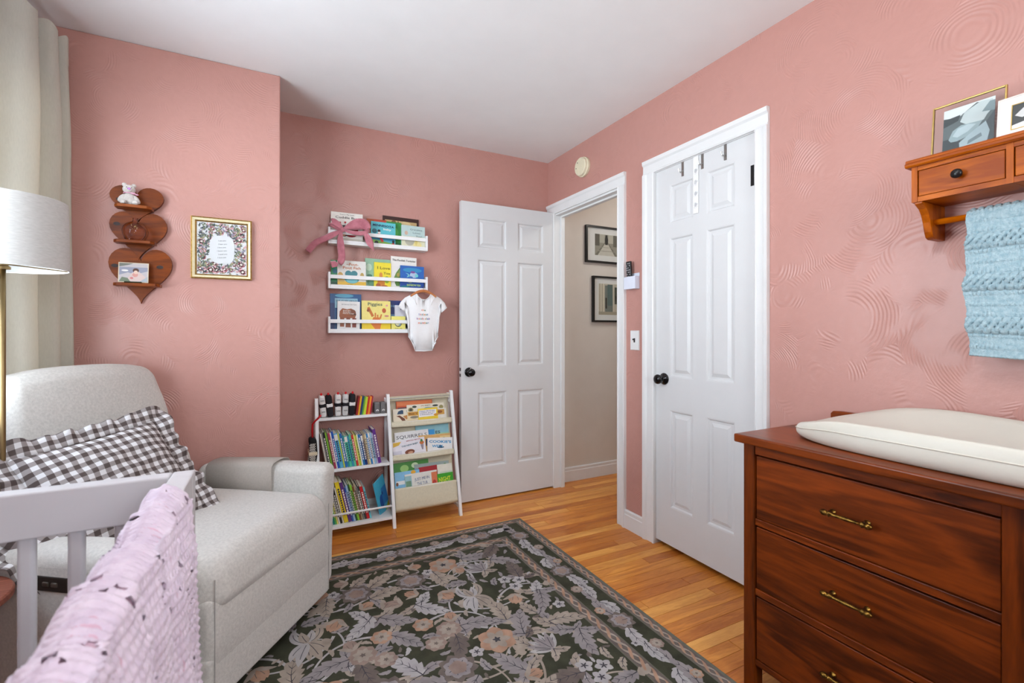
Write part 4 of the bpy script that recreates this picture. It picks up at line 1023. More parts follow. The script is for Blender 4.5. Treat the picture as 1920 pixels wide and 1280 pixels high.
b = MB(); b.tube([(-.835, .7, 2.355), (-.835, 2.50, 2.355), (-.845, 2.54, 2.355), (-.93, 2.56, 2.355)], .009, 12); b.build('rod', TRIM, crd, smooth=True)
b = MB(); b.box(-.93, -.84, .95, .97, 2.35, 2.36); b.box(-.93, -.925, .94, .98, 2.32, 2.38); b.build('bracket', TRIM, crd)

# ------------------------------------------------------------------ heart shelf and what stands on it
HW = wood('walnut_stained_pine', (84, 34, 4), (140, 66, 12), 0, 11, .38, .8)
HW2 = wood('walnut_ledge', (104, 44, 10), (164, 86, 30), 0, 11, .34, .8)
hs = thing('heart_shelf', 'stacked three-heart wooden wall shelf with small ledges', 'shelf', (0, 0, 0))
def heart_poly(x0, x1, ztop, ztip, n_=48):
    P = []
    for i in range(n_):
        t = 2*PI*i/n_; P.append((16*math.sin(t)**3, 13*math.cos(t)-5*math.cos(2*t)-2*math.cos(3*t)-math.cos(4*t)))
    xs_ = [p[0] for p in P]; zs_ = [p[1] for p in P]; a, b = min(zs_), max(zs_)
    return [((x0+x1)/2+p[0]/32*(x1-x0), ztip+(p[1]-a)/(b-a)*(ztop-ztip)) for p in P]
YF = YC-.017
for (x0, x1, zt, zb, dy) in ((-.630, -.440, 1.797, 1.638, .008), (-.632, -.428, 1.684, 1.476, .004), (-.636, -.410, 1.526, 1.283, 0)):
    b = MB(); b.prism(heart_poly(x0, x1, zt, zb), lambda q, k: (q[0], YC-.001-dy if k else YC-.019-dy, q[1])); b.build('heart_board', HW, hs, bevel=.003)
for (x, z, rx, rz, yk) in ((-.606, 1.628, .012, .008, .0232), (-.613, 1.446, .013, .008, .0192), (-.455, 1.448, .013, .008, .0192), (-.60, 1.735, .008, .006, .0272)):
    b = MB(); b.prism(disc(x, z, rx, rz, 14), lambda q, k: (q[0], YC-yk+.001 if k else YC-yk, q[1])); b.build('wood_knot', mat('dark_knot', (40, 16, 6), .5, .3, 90), hs)
LED = [(-.603, -.475, 1.704), (-.606, -.464, 1.553), (-.607, -.446, 1.368)]
for (x0, x1, z) in LED:
    b = MB(); w_ = x1-x0
    pl = [(x0, 0), (x1, 0), (x1, -.048), (x1-.014, -.066), (x0+.014, -.066), (x0, -.048)]
    b.prism(pl, lambda q, k: (q[0], YC-.024+q[1], z if k else z-.013)); b.build('ledge', HW2, hs, bevel=.002)
tb = thing('teddy_bear', 'small white plush bear with a lilac nose sitting on the top heart ledge', 'toy bear', (-.556, YC-.058, 1.7045), (0, 0, math.radians(12)))
FUR = mat('white_plush', (236, 228, 222), .98, .06, 90, bump=.7, bscale=420, sheen=.5)
LIL = mat('lilac_felt', (190, 130, 200), .8)
b = MB(); b.ball((0, 0, .028), (.022, .019, .028), 18, 12)
for s in (1, -1):
    b.ball((s*.024, -.004, .028), (.010, .010, .021), 12, 8, Matrix.Rotation(s*-.6, 3, 'Y')); b.ball((s*.021, -.020, .010), (.012, .016, .010), 12, 8)
    b.ball((s*.016, 0, .087), (.0085, .006, .0085), 12, 8)
b.ball((0, -.002, .068), (.0225, .020, .020), 18, 12); b.ball((0, -.019, .063), (.011, .009, .009), 14, 10)
b.build('body', FUR, tb, smooth=True)
b = MB(); b.ball((0, -.0275, .066), (.0062, .0035, .005), 12, 8); b.build('nose', LIL, tb, smooth=True)
for s in (1, -1):
    b = MB(); b.ball((s*.0085, -.0195, .0735), .0018, 8, 6); b.build('eye', BLACK, tb, smooth=True)
b = MB(); b.tube([(.0185*math.cos(2*PI*i/20), .016*math.sin(2*PI*i/20)-.002, .0515) for i in range(21)], .0022, 6, False); b.ball((.014, -.018, .050), (.009, .002, .004)); b.ball((.026, -.016, .047), (.007, .002, .003)); b.build('ribbon', mat('pink_satin', (226, 168, 190), .4), tb, smooth=True)
va = thing('glass_vase', 'round clear glass vase with a narrow neck on the middle heart ledge', 'vase', (-.534, YC-.062, 1.5535))
def clear(name, c):
    m = bpy.data.materials.new(name); m.use_nodes = True; nt = m.node_tree; N = nt.nodes; L = nt.links
    for n_ in list(N): N.remove(n_)
    out = N.new('ShaderNodeOutputMaterial'); mx = N.new('ShaderNodeMixShader'); tr = N.new('ShaderNodeBsdfTransparent'); gl = N.new('ShaderNodeBsdfGlossy'); gl.inputs['Roughness'].default_value = .04
    lw = N.new('ShaderNodeLayerWeight'); lw.inputs[0].default_value = .22; tr.inputs[0].default_value = (*lin(c), 1)
    L.new(lw.outputs['Fresnel'], mx.inputs[0]); L.new(tr.outputs[0], mx.inputs[1]); L.new(gl.outputs[0], mx.inputs[2]); L.new(mx.outputs[0], out.inputs[0]); return m
b = MB(); b.lathe([(.001, .001), (.030, .001), (.036, .006), (.044, .026), (.046, .040), (.043, .056), (.033, .070), (.016, .079), (.009, .084), (.008, .092), (.013, .099)], None, 40, False); b.build('bowl', clear('rosy_glass', (250, 238, 236)), va, smooth=True)
rr = random.Random(3)
b = MB()
for i in range(26):
    b.ball((rr.uniform(-.012, .018), -.043+rr.uniform(-.001, .001), .045+rr.uniform(-.018, .018)), rr.uniform(.0008, .002), 6, 4)
o = b.build('gilt_lettering', mat('gilt', (226, 206, 150), .25, metal=1), va); o['kind'] = 'stuff'
cd = thing('picture_card', 'small painted picture card standing on the lowest heart ledge', 'card', (-.543, YC-.052, 1.3685), (math.radians(-8), 0, math.radians(3)))
b = MB(); b.box(-.052, .052, 0, .002, .004, .092); b.build('card', mat('card_edge', (226, 210, 180), .6), cd)
b = MB(); art = [((196, 188, 190), R4), ((150, 152, 170), [(0, .35), (.3, .5), (.55, .4), (1, .6), (1, .8), (0, .78)]), ((118, 120, 110), [(0, .8), (.3, .9), (.5, 1), (0, 1)]), ((214, 190, 184), [(.25, .1), (.45, .5), (.7, .55), (.9, .3), (1, .05), (.2, 0)]), ((210, 150, 140), disc(.56, .38, .10, .12)), ((88, 56, 44), disc(.58, .62, .11, .12)), ((226, 196, 176), disc(.58, .52, .07, .10)), ((120, 132, 110), [(0, 0), (.4, 0), (.3, .2), (.1, .25)]), ((170, 178, 186), [(.7, 0), (1, 0), (1, .3)]), ((240, 236, 232), disc(.2, .6, .12, .05)), ((206, 128, 130), disc(.44, .2, .06, .06))]
for i, (c, p) in enumerate(art): b.cur = i; flat(b, p, lambda u, v, l: (-.049+.098*u, -.0002-.0001*l, .007+.082*v), i)
b.build('painting', [cm(c) for c, _ in art], cd)
b = MB(); b.box(-.03, .03, -.012, .014, 0, .006); b.build('stand', mat('dark_moss', (52, 54, 36), .9, .3, 60), cd, bevel=.002)

# ------------------------------------------------------------------ framed floral print
fp = thing('framed_print', 'gilt framed floral print with handwritten verse on the projecting wall', 'picture', (-.2175, YC, 1.5515))
W, H = .123, .144
GILT = mat('gilt_frame', (196, 160, 92), .35, .12, 120, metal=.85, c2=(150, 112, 56)); CRM = mat('cream_gilt', (232, 220, 182), .4, .05, 60)
def ring(i0, i1, y0, y1, m, nm):
    b = MB()
    A = [(-W+i0, -H+i0), (W-i0, -H+i0), (W-i0, H-i0), (-W+i0, H-i0)]; B = [(-W+i1, -H+i1), (W-i1, -H+i1), (W-i1, H-i1), (-W+i1, H-i1)]
    V = [(p[0], 0-.001, p[1]) for p in A]+[(p[0], y0, p[1]) for p in A]+[(p[0], y1, p[1]) for p in B]+[(p[0], -.001, p[1]) for p in B]; F_ = []
    for j in range(3):
        for i in range(4): F_.append((j*4+i, j*4+(i+1) % 4, (j+1)*4+(i+1) % 4, (j+1)*4+i))
    b.add(V, F_); b.build(nm, m, fp)
ring(0, .006, -.016, -.018, GILT, 'outer_moulding'); ring(.006, .016, -.018, -.012, CRM, 'cream_moulding'); ring(.016, .022, -.013, -.008, GILT, 'inner_moulding')
b = MB()
for i in range(60):
    for s in (1, -1): b.ball((s*(W-.003), -.018, -H+.004+i*(2*H-.008)/59), .0021, 6, 4)
for i in range(50):
    for s in (1, -1): b.ball((-W+.004+i*(2*W-.008)/49, -.018, s*(H-.003)), .0021, 6, 4)
o = b.build('beading', GILT, fp); o['kind'] = 'stuff'
b = MB(); b.box(-W+.02, W-.02, -.006, -.002, -H+.02, H-.02); b.build('paper', mat('print_paper', (232, 230, 232), .7, .01), fp)
PC = [(222, 168, 172), (196, 118, 128), (112, 122, 96), (78, 88, 92), (236, 214, 208), (168, 160, 120), (150, 140, 160)]
b = MB(); rp = random.Random(11); pw2, ph2 = W-.022, H-.022
def at_p(x, z, l): return (x, -.0062-.00008*l, z)
cnt = 0
for i in range(900):
    x, z = rp.uniform(-pw2, pw2), rp.uniform(-ph2, ph2)
    if (x/.053)**4+((z+.004)/.069)**4 < 1.0: continue
    k = rp.random(); l = i*.02+1
    if k < .07:
        r = rp.uniform(.010, .018); x = max(-pw2+r, min(pw2-r, x)); z = max(-ph2+r, min(ph2-r, z))
        if (abs(x)+r*.2 < .052 and abs(z) < .068): continue
        for q in range(7):
            a = 2*PI*q/7; b.cur = (0, 4, 0, 1, 4, 0, 1)[q]; flat(b, disc(x+r*.5*math.cos(a), z+r*.5*math.sin(a), r*.42, r*.42, 8), at_p, l)
        b.cur = 4; flat(b, disc(x, z, r*.35, r*.35, 8), at_p, l+1)
    else:
        a = rp.uniform(0, 2*PI); ln = rp.uniform(.006, .013); wd = ln*.34; b.cur = rp.choice((2, 2, 3, 3, 5, 6, 0))
        P = [(x+ln*math.cos(a), z+ln*math.sin(a)), (x-wd*math.sin(a), z+wd*math.cos(a)), (x-ln*math.cos(a), z-ln*math.sin(a)), (x+wd*math.sin(a), z-wd*math.cos(a))]
        if all(abs(p[0]) < pw2 and abs(p[1]) < ph2 for p in P): flat(b, P, at_p, l)
o = b.build('floral_border', [cm(c) for c in PC], fp); o['kind'] = 'stuff'
b = MB(); flat(b, [(.050*math.copysign(abs(math.cos(a))**.6, math.cos(a)), -.004+.066*math.copysign(abs(math.sin(a))**.6, math.sin(a))) for a in [2*PI*i/40 for i in range(40)]], lambda x, z, l: (x, -.0085, z), 0); b.build('oval_panel', MATS['print_paper'], fp)
b = MB()
for i, st_ in enumerate(('I see you', 'I hear you', 'I love you', 'I know you', 'I need you', 'I love you')): add_text(b, st_, lambda x, z, i=i: (x+.002*math.sin(i*2), -.0087, .036-.016*i+z+.12*x), .0062, None, .005)
b.build('verse', cm((40, 40, 44)), fp)
b = MB(); b.box(-W+.021, W-.021, -.0105, -.0095, -H+.021, H-.021); b.build('glass', GLASS, fp)

# ------------------------------------------------------------------ books
PAGE = mat('page_block', (226, 218, 200), .9, .06, 200)
def cover_book(label, x0, x1, z0, z1, y, th, col, art=(), texts=(), lean=4, roll=0, group=None, rotz=0, name='picture_book', cat_='book'):
    """a book standing face out (front towards -y), leaning back by lean degrees"""
    W_, H_ = x1-x0, z1-z0
    t = thing(name, label, cat_, ((x0+x1)/2, y, z0), (math.radians(-lean), math.radians(roll), math.radians(rotz)), group)
    h = W_/2; b = MB()
    b.box(-h, h, 0, .0014, 0, H_); b.box(-h, h, th-.0014, th, 0, H_); b.box(-h, -h+.0014, .0014, th-.0014, 0, H_); b.build('cover', cm(col, .4), t)
    b = MB(); b.box(-h+.002, h-.002, .0016, th-.0016, .002, H_-.002); b.build('pages', PAGE, t)
    fn = lambda u, v, l: (-h+W_*u, -.0003-.00012*l, H_*v)
    if art:
        b = MB()
        for i, (c, p) in enumerate(art): b.cur = i; flat(b, p, fn, i)
        b.build('cover_picture', [cm(c, .4) for c, _ in art], t)
    if texts:
        b = MB(); cs = []
        for (s_, u, v, hh, c, *rest) in texts:
            if c not in cs: cs.append(c)
            b.cur = cs.index(c); wd = rest[0]*W_ if rest and rest[0] else None; ro = rest[1] if len(rest) > 1 else 0; bo = rest[2] if len(rest) > 2 else .015
            add_text(b, s_, lambda x, z, u=u, v=v: (-h+W_*u+x, -.0003-.00012*(len(art)+2), H_*v+z), hh*H_, wd, bo, ro)
        b.build('title', [cm(c) for c in cs], t)
    return t
# three white rail shelves
SHW = mat('white_shelf_paint', (238, 238, 238), .4, .01, 20)
def wall_rack(z, label):
    t = thing('book_shelf', label, 'shelf', (0, 0, 0), (0, 0, 0), 'white wall book shelves'); x0, x1 = .288, .894
    b = MB(); b.box(x0+.0122, x1-.0122, 2.941, YB-.0005, z, z+.012); b.build('shelf_board', SHW, t, bevel=.001)
    for x in (x0, x1-.012):
        b = MB(); b.box(x, x+.012, 2.940, YB-.0005, z, z+.098); b.build('side', SHW, t, bevel=.001)
    b = MB(); b.box(x0+.0122, x1-.0122, 2.941, 2.953, z+.060, z+.082); b.build('front_rail', SHW, t, bevel=.001)
    b = MB(); b.box(x0+.0122, x1-.0122, 2.941, 2.950, z+.0122, z+.024); b.build('front_lip', SHW, t, bevel=.001)
    b = MB(); b.box(x0+.0122, x1-.0122, YB-.008, YB-.001, z+.0122, z+.05); b.build('back_rail', SHW, t)
wall_rack(1.683, 'white rail shelf of picture books, topmost on the back wall')
wall_rack(1.416, 'white rail shelf of picture books, middle one on the back wall')
wall_rack(1.150, 'white rail shelf of picture books, lowest on the back wall')
G1, G2, G3 = 'books on the topmost wall shelf', 'books on the middle wall shelf', 'books on the lowest wall shelf'
B1, B2, B3 = 1.6955, 1.4285, 1.1625
WHT, BLK_ = (236, 232, 224), (30, 30, 32)
cover_book('white board book with a red beetle picture behind the pink bow', .306, .490, B1, 1.882, 2.966, .014, WHT,
    [((196, 190, 176), rc4(0, 1, 0, .16)), ((120, 140, 110), rc4(0, 1, 0, .06)), ((150, 30, 40), disc(.62, .40, .24, .20)), ((52, 24, 30), disc(.40, .40, .17, .19)), ((226, 160, 120), disc(.38, .36, .12, .13)), ((190, 40, 50), disc(.28, .66, .035, .03)), ((190, 40, 50), disc(.44, .68, .035, .03)), ((60, 30, 34), rc4(.285, .295, .52, .65)), ((60, 30, 34), rc4(.435, .445, .55, .67)), ((70, 110, 80), disc(.08, .50, .05, .04))],
    [("You're My Little", .5, .915, .035, (60, 56, 52), .46, 0, 0), ('Cuddle Bug', .50, .80, .075, (50, 46, 44), .72, 0, .01)], 3, 0, G1)
cover_book('dark brown picture book at the back of the topmost shelf', .616, .850, B1, 1.899, 3.000, .008, (56, 26, 20), [((190, 160, 110), rc4(.06, .94, .05, .88)), ((120, 84, 50), disc(.3, .75, .08, .14)), ((90, 60, 36), disc(.42, .72, .02, .16)), ((214, 190, 140), disc(.62, .78, .16, .10)), ((96, 66, 40), disc(.66, .7, .1, .06))], [], 3, 1, G1)
cover_book('rust red picture book behind the turquoise one on the topmost shelf', .518, .640, B1, 1.868, 2.992, .008, (158, 72, 34), [((196, 64, 44), rc4(.36, 1, .9, .98)), ((184, 100, 50), rc4(.0, .3, 0, .8))], [], 3, 0, G1)
cover_book('green picture book between the turquoise and pale blue ones, topmost shelf', .636, .732, B1, 1.860, 2.984, .008, (48, 140, 62), [((84, 176, 80), disc(.5, .6, .3, .2)), ((30, 100, 50), rc4(0, 1, 0, .2))], [], 3, 1, G1)
cover_book('turquoise board book in front of the rust and green ones, topmost shelf', .537, .688, B1, 1.846, 2.961, .012, (92, 188, 200),
    [((74, 160, 176), rc4(0, 1, .0, .40)), ((120, 170, 70), [(0, 0), (1, 0), (1, .12), (.5, .2), (0, .26)]), ((40, 120, 150), rc4(0, 1, .24, .34)), ((196, 44, 44), [(.25, .5), (.34, .53), (.52, .2), (.44, .14)]), ((40, 30, 40), disc(.32, .62, .06, .06)), ((236, 230, 220), disc(.33, .54, .06, .04)), ((34, 50, 40), disc(.22, .12, .08, .08)), ((40, 96, 110), disc(.14, .60, .10, .10)), ((190, 40, 40), rc4(.86, .96, .04, .16)), ((30, 30, 36), disc(.91, .22, .05, .07))],
    [('MINNESOTA', .50, .80, .09, (24, 40, 84), .86, -.03, .03), ('baby', .66, .67, .085, (240, 240, 236), .32, -.03, .03)], 3, 1, G1)
cover_book('pale blue board book at the right end of the topmost shelf', .727, .880, B1, 1.843, 2.961, .016, (186, 208, 206),
    [((224, 220, 190), rc4(0, 1, 0, .52)), ((180, 176, 160), disc(.35, .3, .2, .18)), ((230, 214, 150), disc(.68, .18, .18, .14)), ((214, 196, 120), disc(.62, .3, .06, .16)), ((200, 170, 150), disc(.2, .66, .07, .09)), ((236, 234, 224), disc(.48, .42, .16, .08))],
    [('Grandma', .62, .80, .075, (60, 90, 96), .52, 0, 0), ('Loves', .64, .66, .07, (60, 90, 96), .32, 0, 0), ('You!', .74, .52, .07, (60, 90, 96), .26, 0, 0)], 3, 1, G1)
cover_book('narrow green patterned book under the ribbon tail, middle shelf', .308, .352, B2, 1.592, 2.984, .008, (54, 150, 92), [((230, 190, 80), disc(.3, .86, .3, .1)), ((40, 110, 130), disc(.5, .6, .3, .1)), ((30, 90, 60), rc4(0, 1, 0, .2))], [], 3, 0, G2)
cover_book('white and sandy yellow book with orange lettering, middle shelf', .342, .508, B2, 1.590, 2.961, .014, (228, 226, 220),
    [((226, 182, 60), rc4(0, 1, 0, .22)), ((200, 170, 100), rc4(0, .25, .2, .45)), ((80, 160, 170), disc(.5, .32, .26, .18)), ((120, 196, 204), disc(.5, .25, .2, .09)), ((60, 130, 140), disc(.38, .50, .12, .13)), ((60, 130, 140), disc(.58, .52, .12, .11)), ((200, 160, 80), disc(.1, .4, .10, .16)), ((190, 160, 90), disc(.86, .44, .07, .13))],
    [('~Pout-', .52, .82, .10, (196, 110, 50), .42, 0, .02), ('Pout Fish', .50, .685, .10, (196, 110, 50), .62, 0, .02), ('by the sea', .5, .07, .04, (120, 90, 40), .3, 0, 0)], 3, 0, G2)
cover_book('pale sage book with leaf sprigs behind the yellow one, middle shelf', .505, .660, B2, 1.617, 2.984, .008, (150, 190, 162), [((190, 214, 190), disc(.15, .7, .12, .12)), ((100, 150, 120), disc(.25, .2, .16, .12)), ((70, 120, 96), disc(.18, .42, .1, .05)), ((80, 130, 104), disc(.3, .06, .2, .05))], [('S', .55, .72, .10, (40, 60, 56), None, 0, .02)], 3, 1, G2)
cover_book('bright yellow book beside the tall white one, middle shelf', .557, .662, B2, 1.594, 2.969, .010, (238, 218, 52),
    [((210, 130, 50), disc(.42, .22, .22, .18)), ((176, 92, 44), disc(.25, .12, .14, .08)), ((186, 100, 50), disc(.62, .08, .2, .06)), ((214, 140, 60), disc(.40, .50, .10, .12)), ((150, 180, 60), disc(.75, .35, .14, .14)), ((120, 160, 50), rc4(0, 1, 0, .05))],
    [('I Love', .56, .74, .11, (40, 36, 30), .74, 0, .0), ('You', .74, .55, .10, (40, 36, 30), .36, 0, .0)], 3, 1, G2)
cover_book('tall white book with a green shell picture, middle shelf', .662, .828, B2, 1.640, 2.975, .010, (234, 230, 224),
    [((96, 130, 60), [(.12, .34), (.2, .5), (.34, .66), (.55, .72), (.75, .66), (.8, .34)]), ((150, 160, 70), disc(.4, .52, .1, .1)), ((60, 100, 44), disc(.55, .60, .08, .06)), ((170, 150, 70), disc(.28, .44, .06, .06)), ((84, 120, 56), disc(.26, .2, .10, .09)), ((90, 130, 60), rc4(.2, .34, .1, .3))],
    [('The Foolish Tortoise', .5, .86, .062, (26, 26, 26), .90, 0, .02)], 3, 1, G2)
cover_book('deep blue book with pale lettering at the right end of the middle shelf', .719, .873, B2, 1.582, 2.957, .012, (36, 98, 178),
    [((24, 70, 150), rc4(0, 1, 0, .3)), ((50, 140, 190), disc(.5, .82, .4, .1)), ((120, 190, 200), [(.2, .7), (.32, .62), (.26, .5), (.4, .56), (.34, .66)]), ((170, 190, 214), disc(.56, .62, .17, .12)), ((130, 80, 150), disc(.52, .74, .1, .05)), ((110, 200, 200), disc(.68, .60, .07, .07)), ((60, 110, 170), disc(.45, .52, .07, .04)), ((30, 120, 130), disc(.2, .08, .2, .08))],
    [('RAINBOW FISH', .56, .15, .085, (190, 220, 110), .58, 0, .03), ('the', .4, .28, .06, (190, 220, 110), .12, 0, .02)], 3, 1, G2)
cover_book('tall blue book at the left end of the lowest shelf', .304, .486, B3, 1.390, 2.992, .008, (28, 84, 140), [((90, 170, 200), disc(.45, .95, .3, .05)), ((40, 120, 180), rc4(.5, .9, 0, .8)), ((150, 196, 214), rc4(.15, .88, .62, .88)), ((18, 50, 110), rc4(0, .14, 0, .75))], [('THE STORY ABOUT', .52, .78, .055, (24, 40, 80), .68, 0, .02)], 3, 0, G3)
cover_book('white book with a brown animal on its cover, lowest shelf', .340, .470, B3, 1.343, 2.961, .010, (228, 226, 224),
    [((150, 78, 34), [(.08, .5), (.1, .66), (.22, .76), (.42, .73), (.6, .76), (.78, .70), (.84, .56), (.78, .44), (.12, .42)]), ((120, 60, 28), disc(.66, .62, .16, .11)), ((140, 72, 32), rc4(.12, .3, .14, .46)), ((130, 64, 28), [(.36, .12), (.6, .12), (.56, .46), (.4, .46)]), ((126, 50, 30), rc4(.66, .84, .12, .44)), ((40, 26, 20), disc(.78, .56, .035, .03))],
    [('Bill Martin Jr / Eric Carle', .52, .875, .034, (40, 40, 40), .66, 0, 0), ('Brown Bear,', .42, .67, .036, (240, 236, 226), .34, 0, .01), ('Brown Bear,', .42, .62, .036, (240, 236, 226), .34, 0, .01), ('What Do You See?', .48, .57, .036, (240, 236, 226), .5, 0, .01)], 3, 1, G3)
cover_book('yellow board book with an orange hand picture, lowest shelf', .484, .660, B3, 1.351, 2.966, .014, (236, 220, 130),
    [((238, 206, 40), rc4(0, 1, 0, .28)), ((216, 120, 50), [(.3, .25), (.5, 0), (.62, .02), (.68, .28), (.6, .45), (.4, .46)]), ((196, 110, 44), [(.18, .76), (.26, .8), (.42, .5), (.34, .46)]), ((206, 120, 54), rc4(.44, .49, .4, .60)), ((206, 120, 54), rc4(.52, .57, .4, .54)), ((206, 120, 54), [(.6, .42), (.66, .56), (.7, .55), (.66, .4)]), ((190, 90, 50), disc(.77, .68, .07, .08)), ((200, 130, 120), disc(.86, .50, .08, .03)), ((226, 150, 160), disc(.87, .85, .04, .03)), ((150, 80, 40), disc(.22, .68, .05, .05))],
    [('Piggies', .46, .84, .105, (60, 90, 84), .50, 0, .01)], 3, 0, G3)
cover_book('navy picture book behind the white one beside the bodysuit, lowest shelf', .655, .800, B3, 1.358, 2.992, .008, (34, 48, 110), [((90, 130, 170), rc4(.0, .6, .35, .55)), ((70, 90, 80), rc4(0, .4, .15, .35))], [('Hello', .3, .78, .08, (120, 170, 210), .4, 0, .01)], 3, 0, G3)
cover_book('pale lilac book partly behind the hanging bodysuit', .690, .815, B3, 1.328, 2.975, .010, (214, 212, 222), [((120, 120, 116), disc(.85, .45, .12, .16)), ((50, 50, 54), rc4(0, 1, .12, .26))], [('Mouse', .5, .82, .09, (30, 30, 50), .42, 0, .02)], 3, 0, G3)
cover_book('small yellow board book with an oval drawing, lowest shelf', .664, .752, B3, 1.256, 2.957, .012, (236, 226, 120), [((70, 80, 60), disc(.48, .48, .24, .2)), ((230, 228, 190), disc(.46, .5, .19, .15)), ((150, 170, 180), disc(.58, .42, .08, .06))], [('little egg', .5, .16, .06, (90, 100, 60), .5, 0, 0)], 3, 0, G3)

# ------------------------------------------------------------------ pink bow on the top shelf
bw = thing('ribbon_bow', 'dusty pink velvet ribbon bow tied on the topmost wall shelf', 'bow', (0, 0, 0))
VEL = mat('dusty_pink_velvet', (204, 128, 140), .75, .12, 30, sheen=.6, c2=(176, 100, 114))
def ribbon(pts, wid, nm, wdir, n_=26):
    """flat ribbon along a spline; wdir(t) = direction of its width"""
    P = [Vector(p) for p in pts]
    def sp(t):
        x = t*(len(P)-1); i = min(int(x), len(P)-2); f_ = x-i; p0, p1, p2, p3 = P[max(i-1, 0)], P[i], P[i+1], P[min(i+2, len(P)-1)]
        return .5*((2*p1)+(p2-p0)*f_+(2*p0-5*p1+4*p2-p3)*f_*f_+(3*p1-p0-3*p2+p3)*f_**3)
    b = MB(); V = []
    for i in range(n_):
        t = i/(n_-1); c = sp(t); d = (sp(min(1, t+.02))-sp(max(0, t-.02))).normalized()
        up = Vector(wdir(t) if callable(wdir) else wdir); sd_ = (up-d*up.dot(d)).normalized(); w2 = wid(t) if callable(wid) else wid
        for k in range(5): q = (k/4-.5)*2; V.append(c+sd_*w2*q+Vector((0, -.0035*math.cos(q*PI*1.5+t*5), 0)))
    b.add(V, [(i*5+k, i*5+k+1, i*5+k+6, i*5+k+5) for i in range(n_-1) for k in range(4)])
    b.build(nm, VEL, bw, smooth=True, solid=.0012)
kx, ky, kz = .366, 2.925, 1.766
b = MB(); b.ball((kx, ky-.004, kz), (.013, .010, .016), 14, 10, Matrix.Rotation(-.5, 3, 'Y')); b.build('knot', VEL, bw, smooth=True)
ribbon([(kx, ky, kz), (.338, 2.915, 1.776), (.306, 2.912, 1.796), (.314, 2.905, 1.803), (.345, 2.905, 1.786), (kx, ky-.006, kz)], lambda t: .008+.013*math.sin(PI*t), 'loop', (.35, -.3, 1))
ribbon([(kx, ky, kz), (.405, 2.917, 1.787), (.455, 2.912, 1.806), (.492, 2.912, 1.805), (.517, 2.908, 1.782)], lambda t: .007+.026*smoothstep(0, .5, t)*(1-.55*smoothstep(.7, 1, t)), 'loop', (.2, -.25, 1), 24)
ribbon([(.517, 2.908, 1.782), (.497, 2.900, 1.757), (.455, 2.900, 1.747), (.405, 2.905, 1.753), (kx, ky-.006, kz)], lambda t: .012+.004*math.sin(PI*t)-.006*t, 'loop', (-.25, -.35, 1), 24)
ribbon([(kx, ky, kz), (.325, 2.918, 1.740), (.27, 2.915, 1.706), (.215, 2.922, 1.672), (.176, 2.932, 1.622)], lambda t: .007+.011*smoothstep(0, .4, t), 'tail', (.5, -.1, -1))
ribbon([(kx-.006, ky, kz-.006), (.352, 2.912, 1.72), (.354, 2.908, 1.66), (.360, 2.910, 1.60), (.346, 2.905, 1.566), (.300, 2.910, 1.553)], lambda t: .008+.012*smoothstep(0, .4, t), 'tail', lambda t: (1, .0, .9*smoothstep(.7, 1, t)))
ribbon([(.492, 2.902, 1.757), (.508, 2.898, 1.724), (.522, 2.898, 1.694), (.545, 2.905, 1.650)], lambda t: .012+.010*smoothstep(0, .5, t)-.020*smoothstep(.65, 1, t), 'tail', (1, .1, .35))

# ------------------------------------------------------------------ bodysuit on a hanger
on = thing('baby_bodysuit', 'white short-sleeved baby bodysuit with rainbow lettering on the back wall', 'bodysuit', (0, 0, 0))
cxo = .860
half = [(.045, 1.398), (.052, 1.404), (.085, 1.392), (.118, 1.374), (.145, 1.346), (.158, 1.318), (.122, 1.285), (.104, 1.292), (.097, 1.262), (.092, 1.20), (.093, 1.16), (.098, 1.128), (.082, 1.102), (.066, 1.07), (.056, 1.035), (.03, 1.036)]
out = [(cxo+x, z) for x, z in half]+[(cxo-x, z) for x, z in reversed(half)]
neck = [(cxo-.036, 1.381), (cxo-.018, 1.367), (cxo, 1.362), (cxo+.018, 1.367), (cxo+.036, 1.381)]
poly = out+neck
bm = bmesh.new(); vs1 = [bm.verts.new((x, 0, z)) for x, z in poly]; bm.faces.new(vs1)
bmesh.ops.triangulate(bm, faces=bm.faces[:]); bmesh.ops.subdivide_edges(bm, edges=bm.edges[:], cuts=2, use_grid_fill=True)
me = bpy.data.meshes.new('fabric')
for v in bm.verts:
    x, z = v.co.x-cxo, v.co.z; v.co.y = 2.916+.010*min(1, abs(x)/.1)**2+.0035*math.sin(x*60+z*35)*math.exp(-((z-1.1)/.12)**2)
bm.to_mesh(me); bm.free(); me.materials.append(mat('white_jersey', (240, 239, 240), .95, .015, 60, bump=.06, bscale=500, spec=.1))
for p in me.polygons: p.use_smooth = True
o = put('fabric', me, on); md = o.modifiers.new('solid', 'SOLIDIFY'); md.thickness = .009; md.offset = -1 if False else 1
def hem(pts, r=.0028):
    b = MB(); b.tube([(x, 2.9135+.010*min(1, abs(x-cxo)/.1)**2, z) for x, z in pts], r, 8); b.build('hem', MATS['white_jersey'], on, smooth=True)
hem([(cxo-.047, 1.399)]+neck+[(cxo+.047, 1.399)])
for s in (1, -1):
    hem([(cxo+s*.157, 1.317), (cxo+s*.14, 1.301), (cxo+s*.122, 1.286)]); hem([(cxo+s*.097, 1.127), (cxo+s*.081, 1.101), (cxo+s*.065, 1.07), (cxo+s*.055, 1.036)]); hem([(cxo+s*.088, 1.391), (cxo+s*.06, 1.362), (cxo+s*.047, 1.33)], .0014)
hem([(cxo-.055, 1.036), (cxo, 1.033), (cxo+.055, 1.036)]); hem([(cxo-.04, 1.052), (cxo, 1.049), (cxo+.04, 1.052)], .0012)
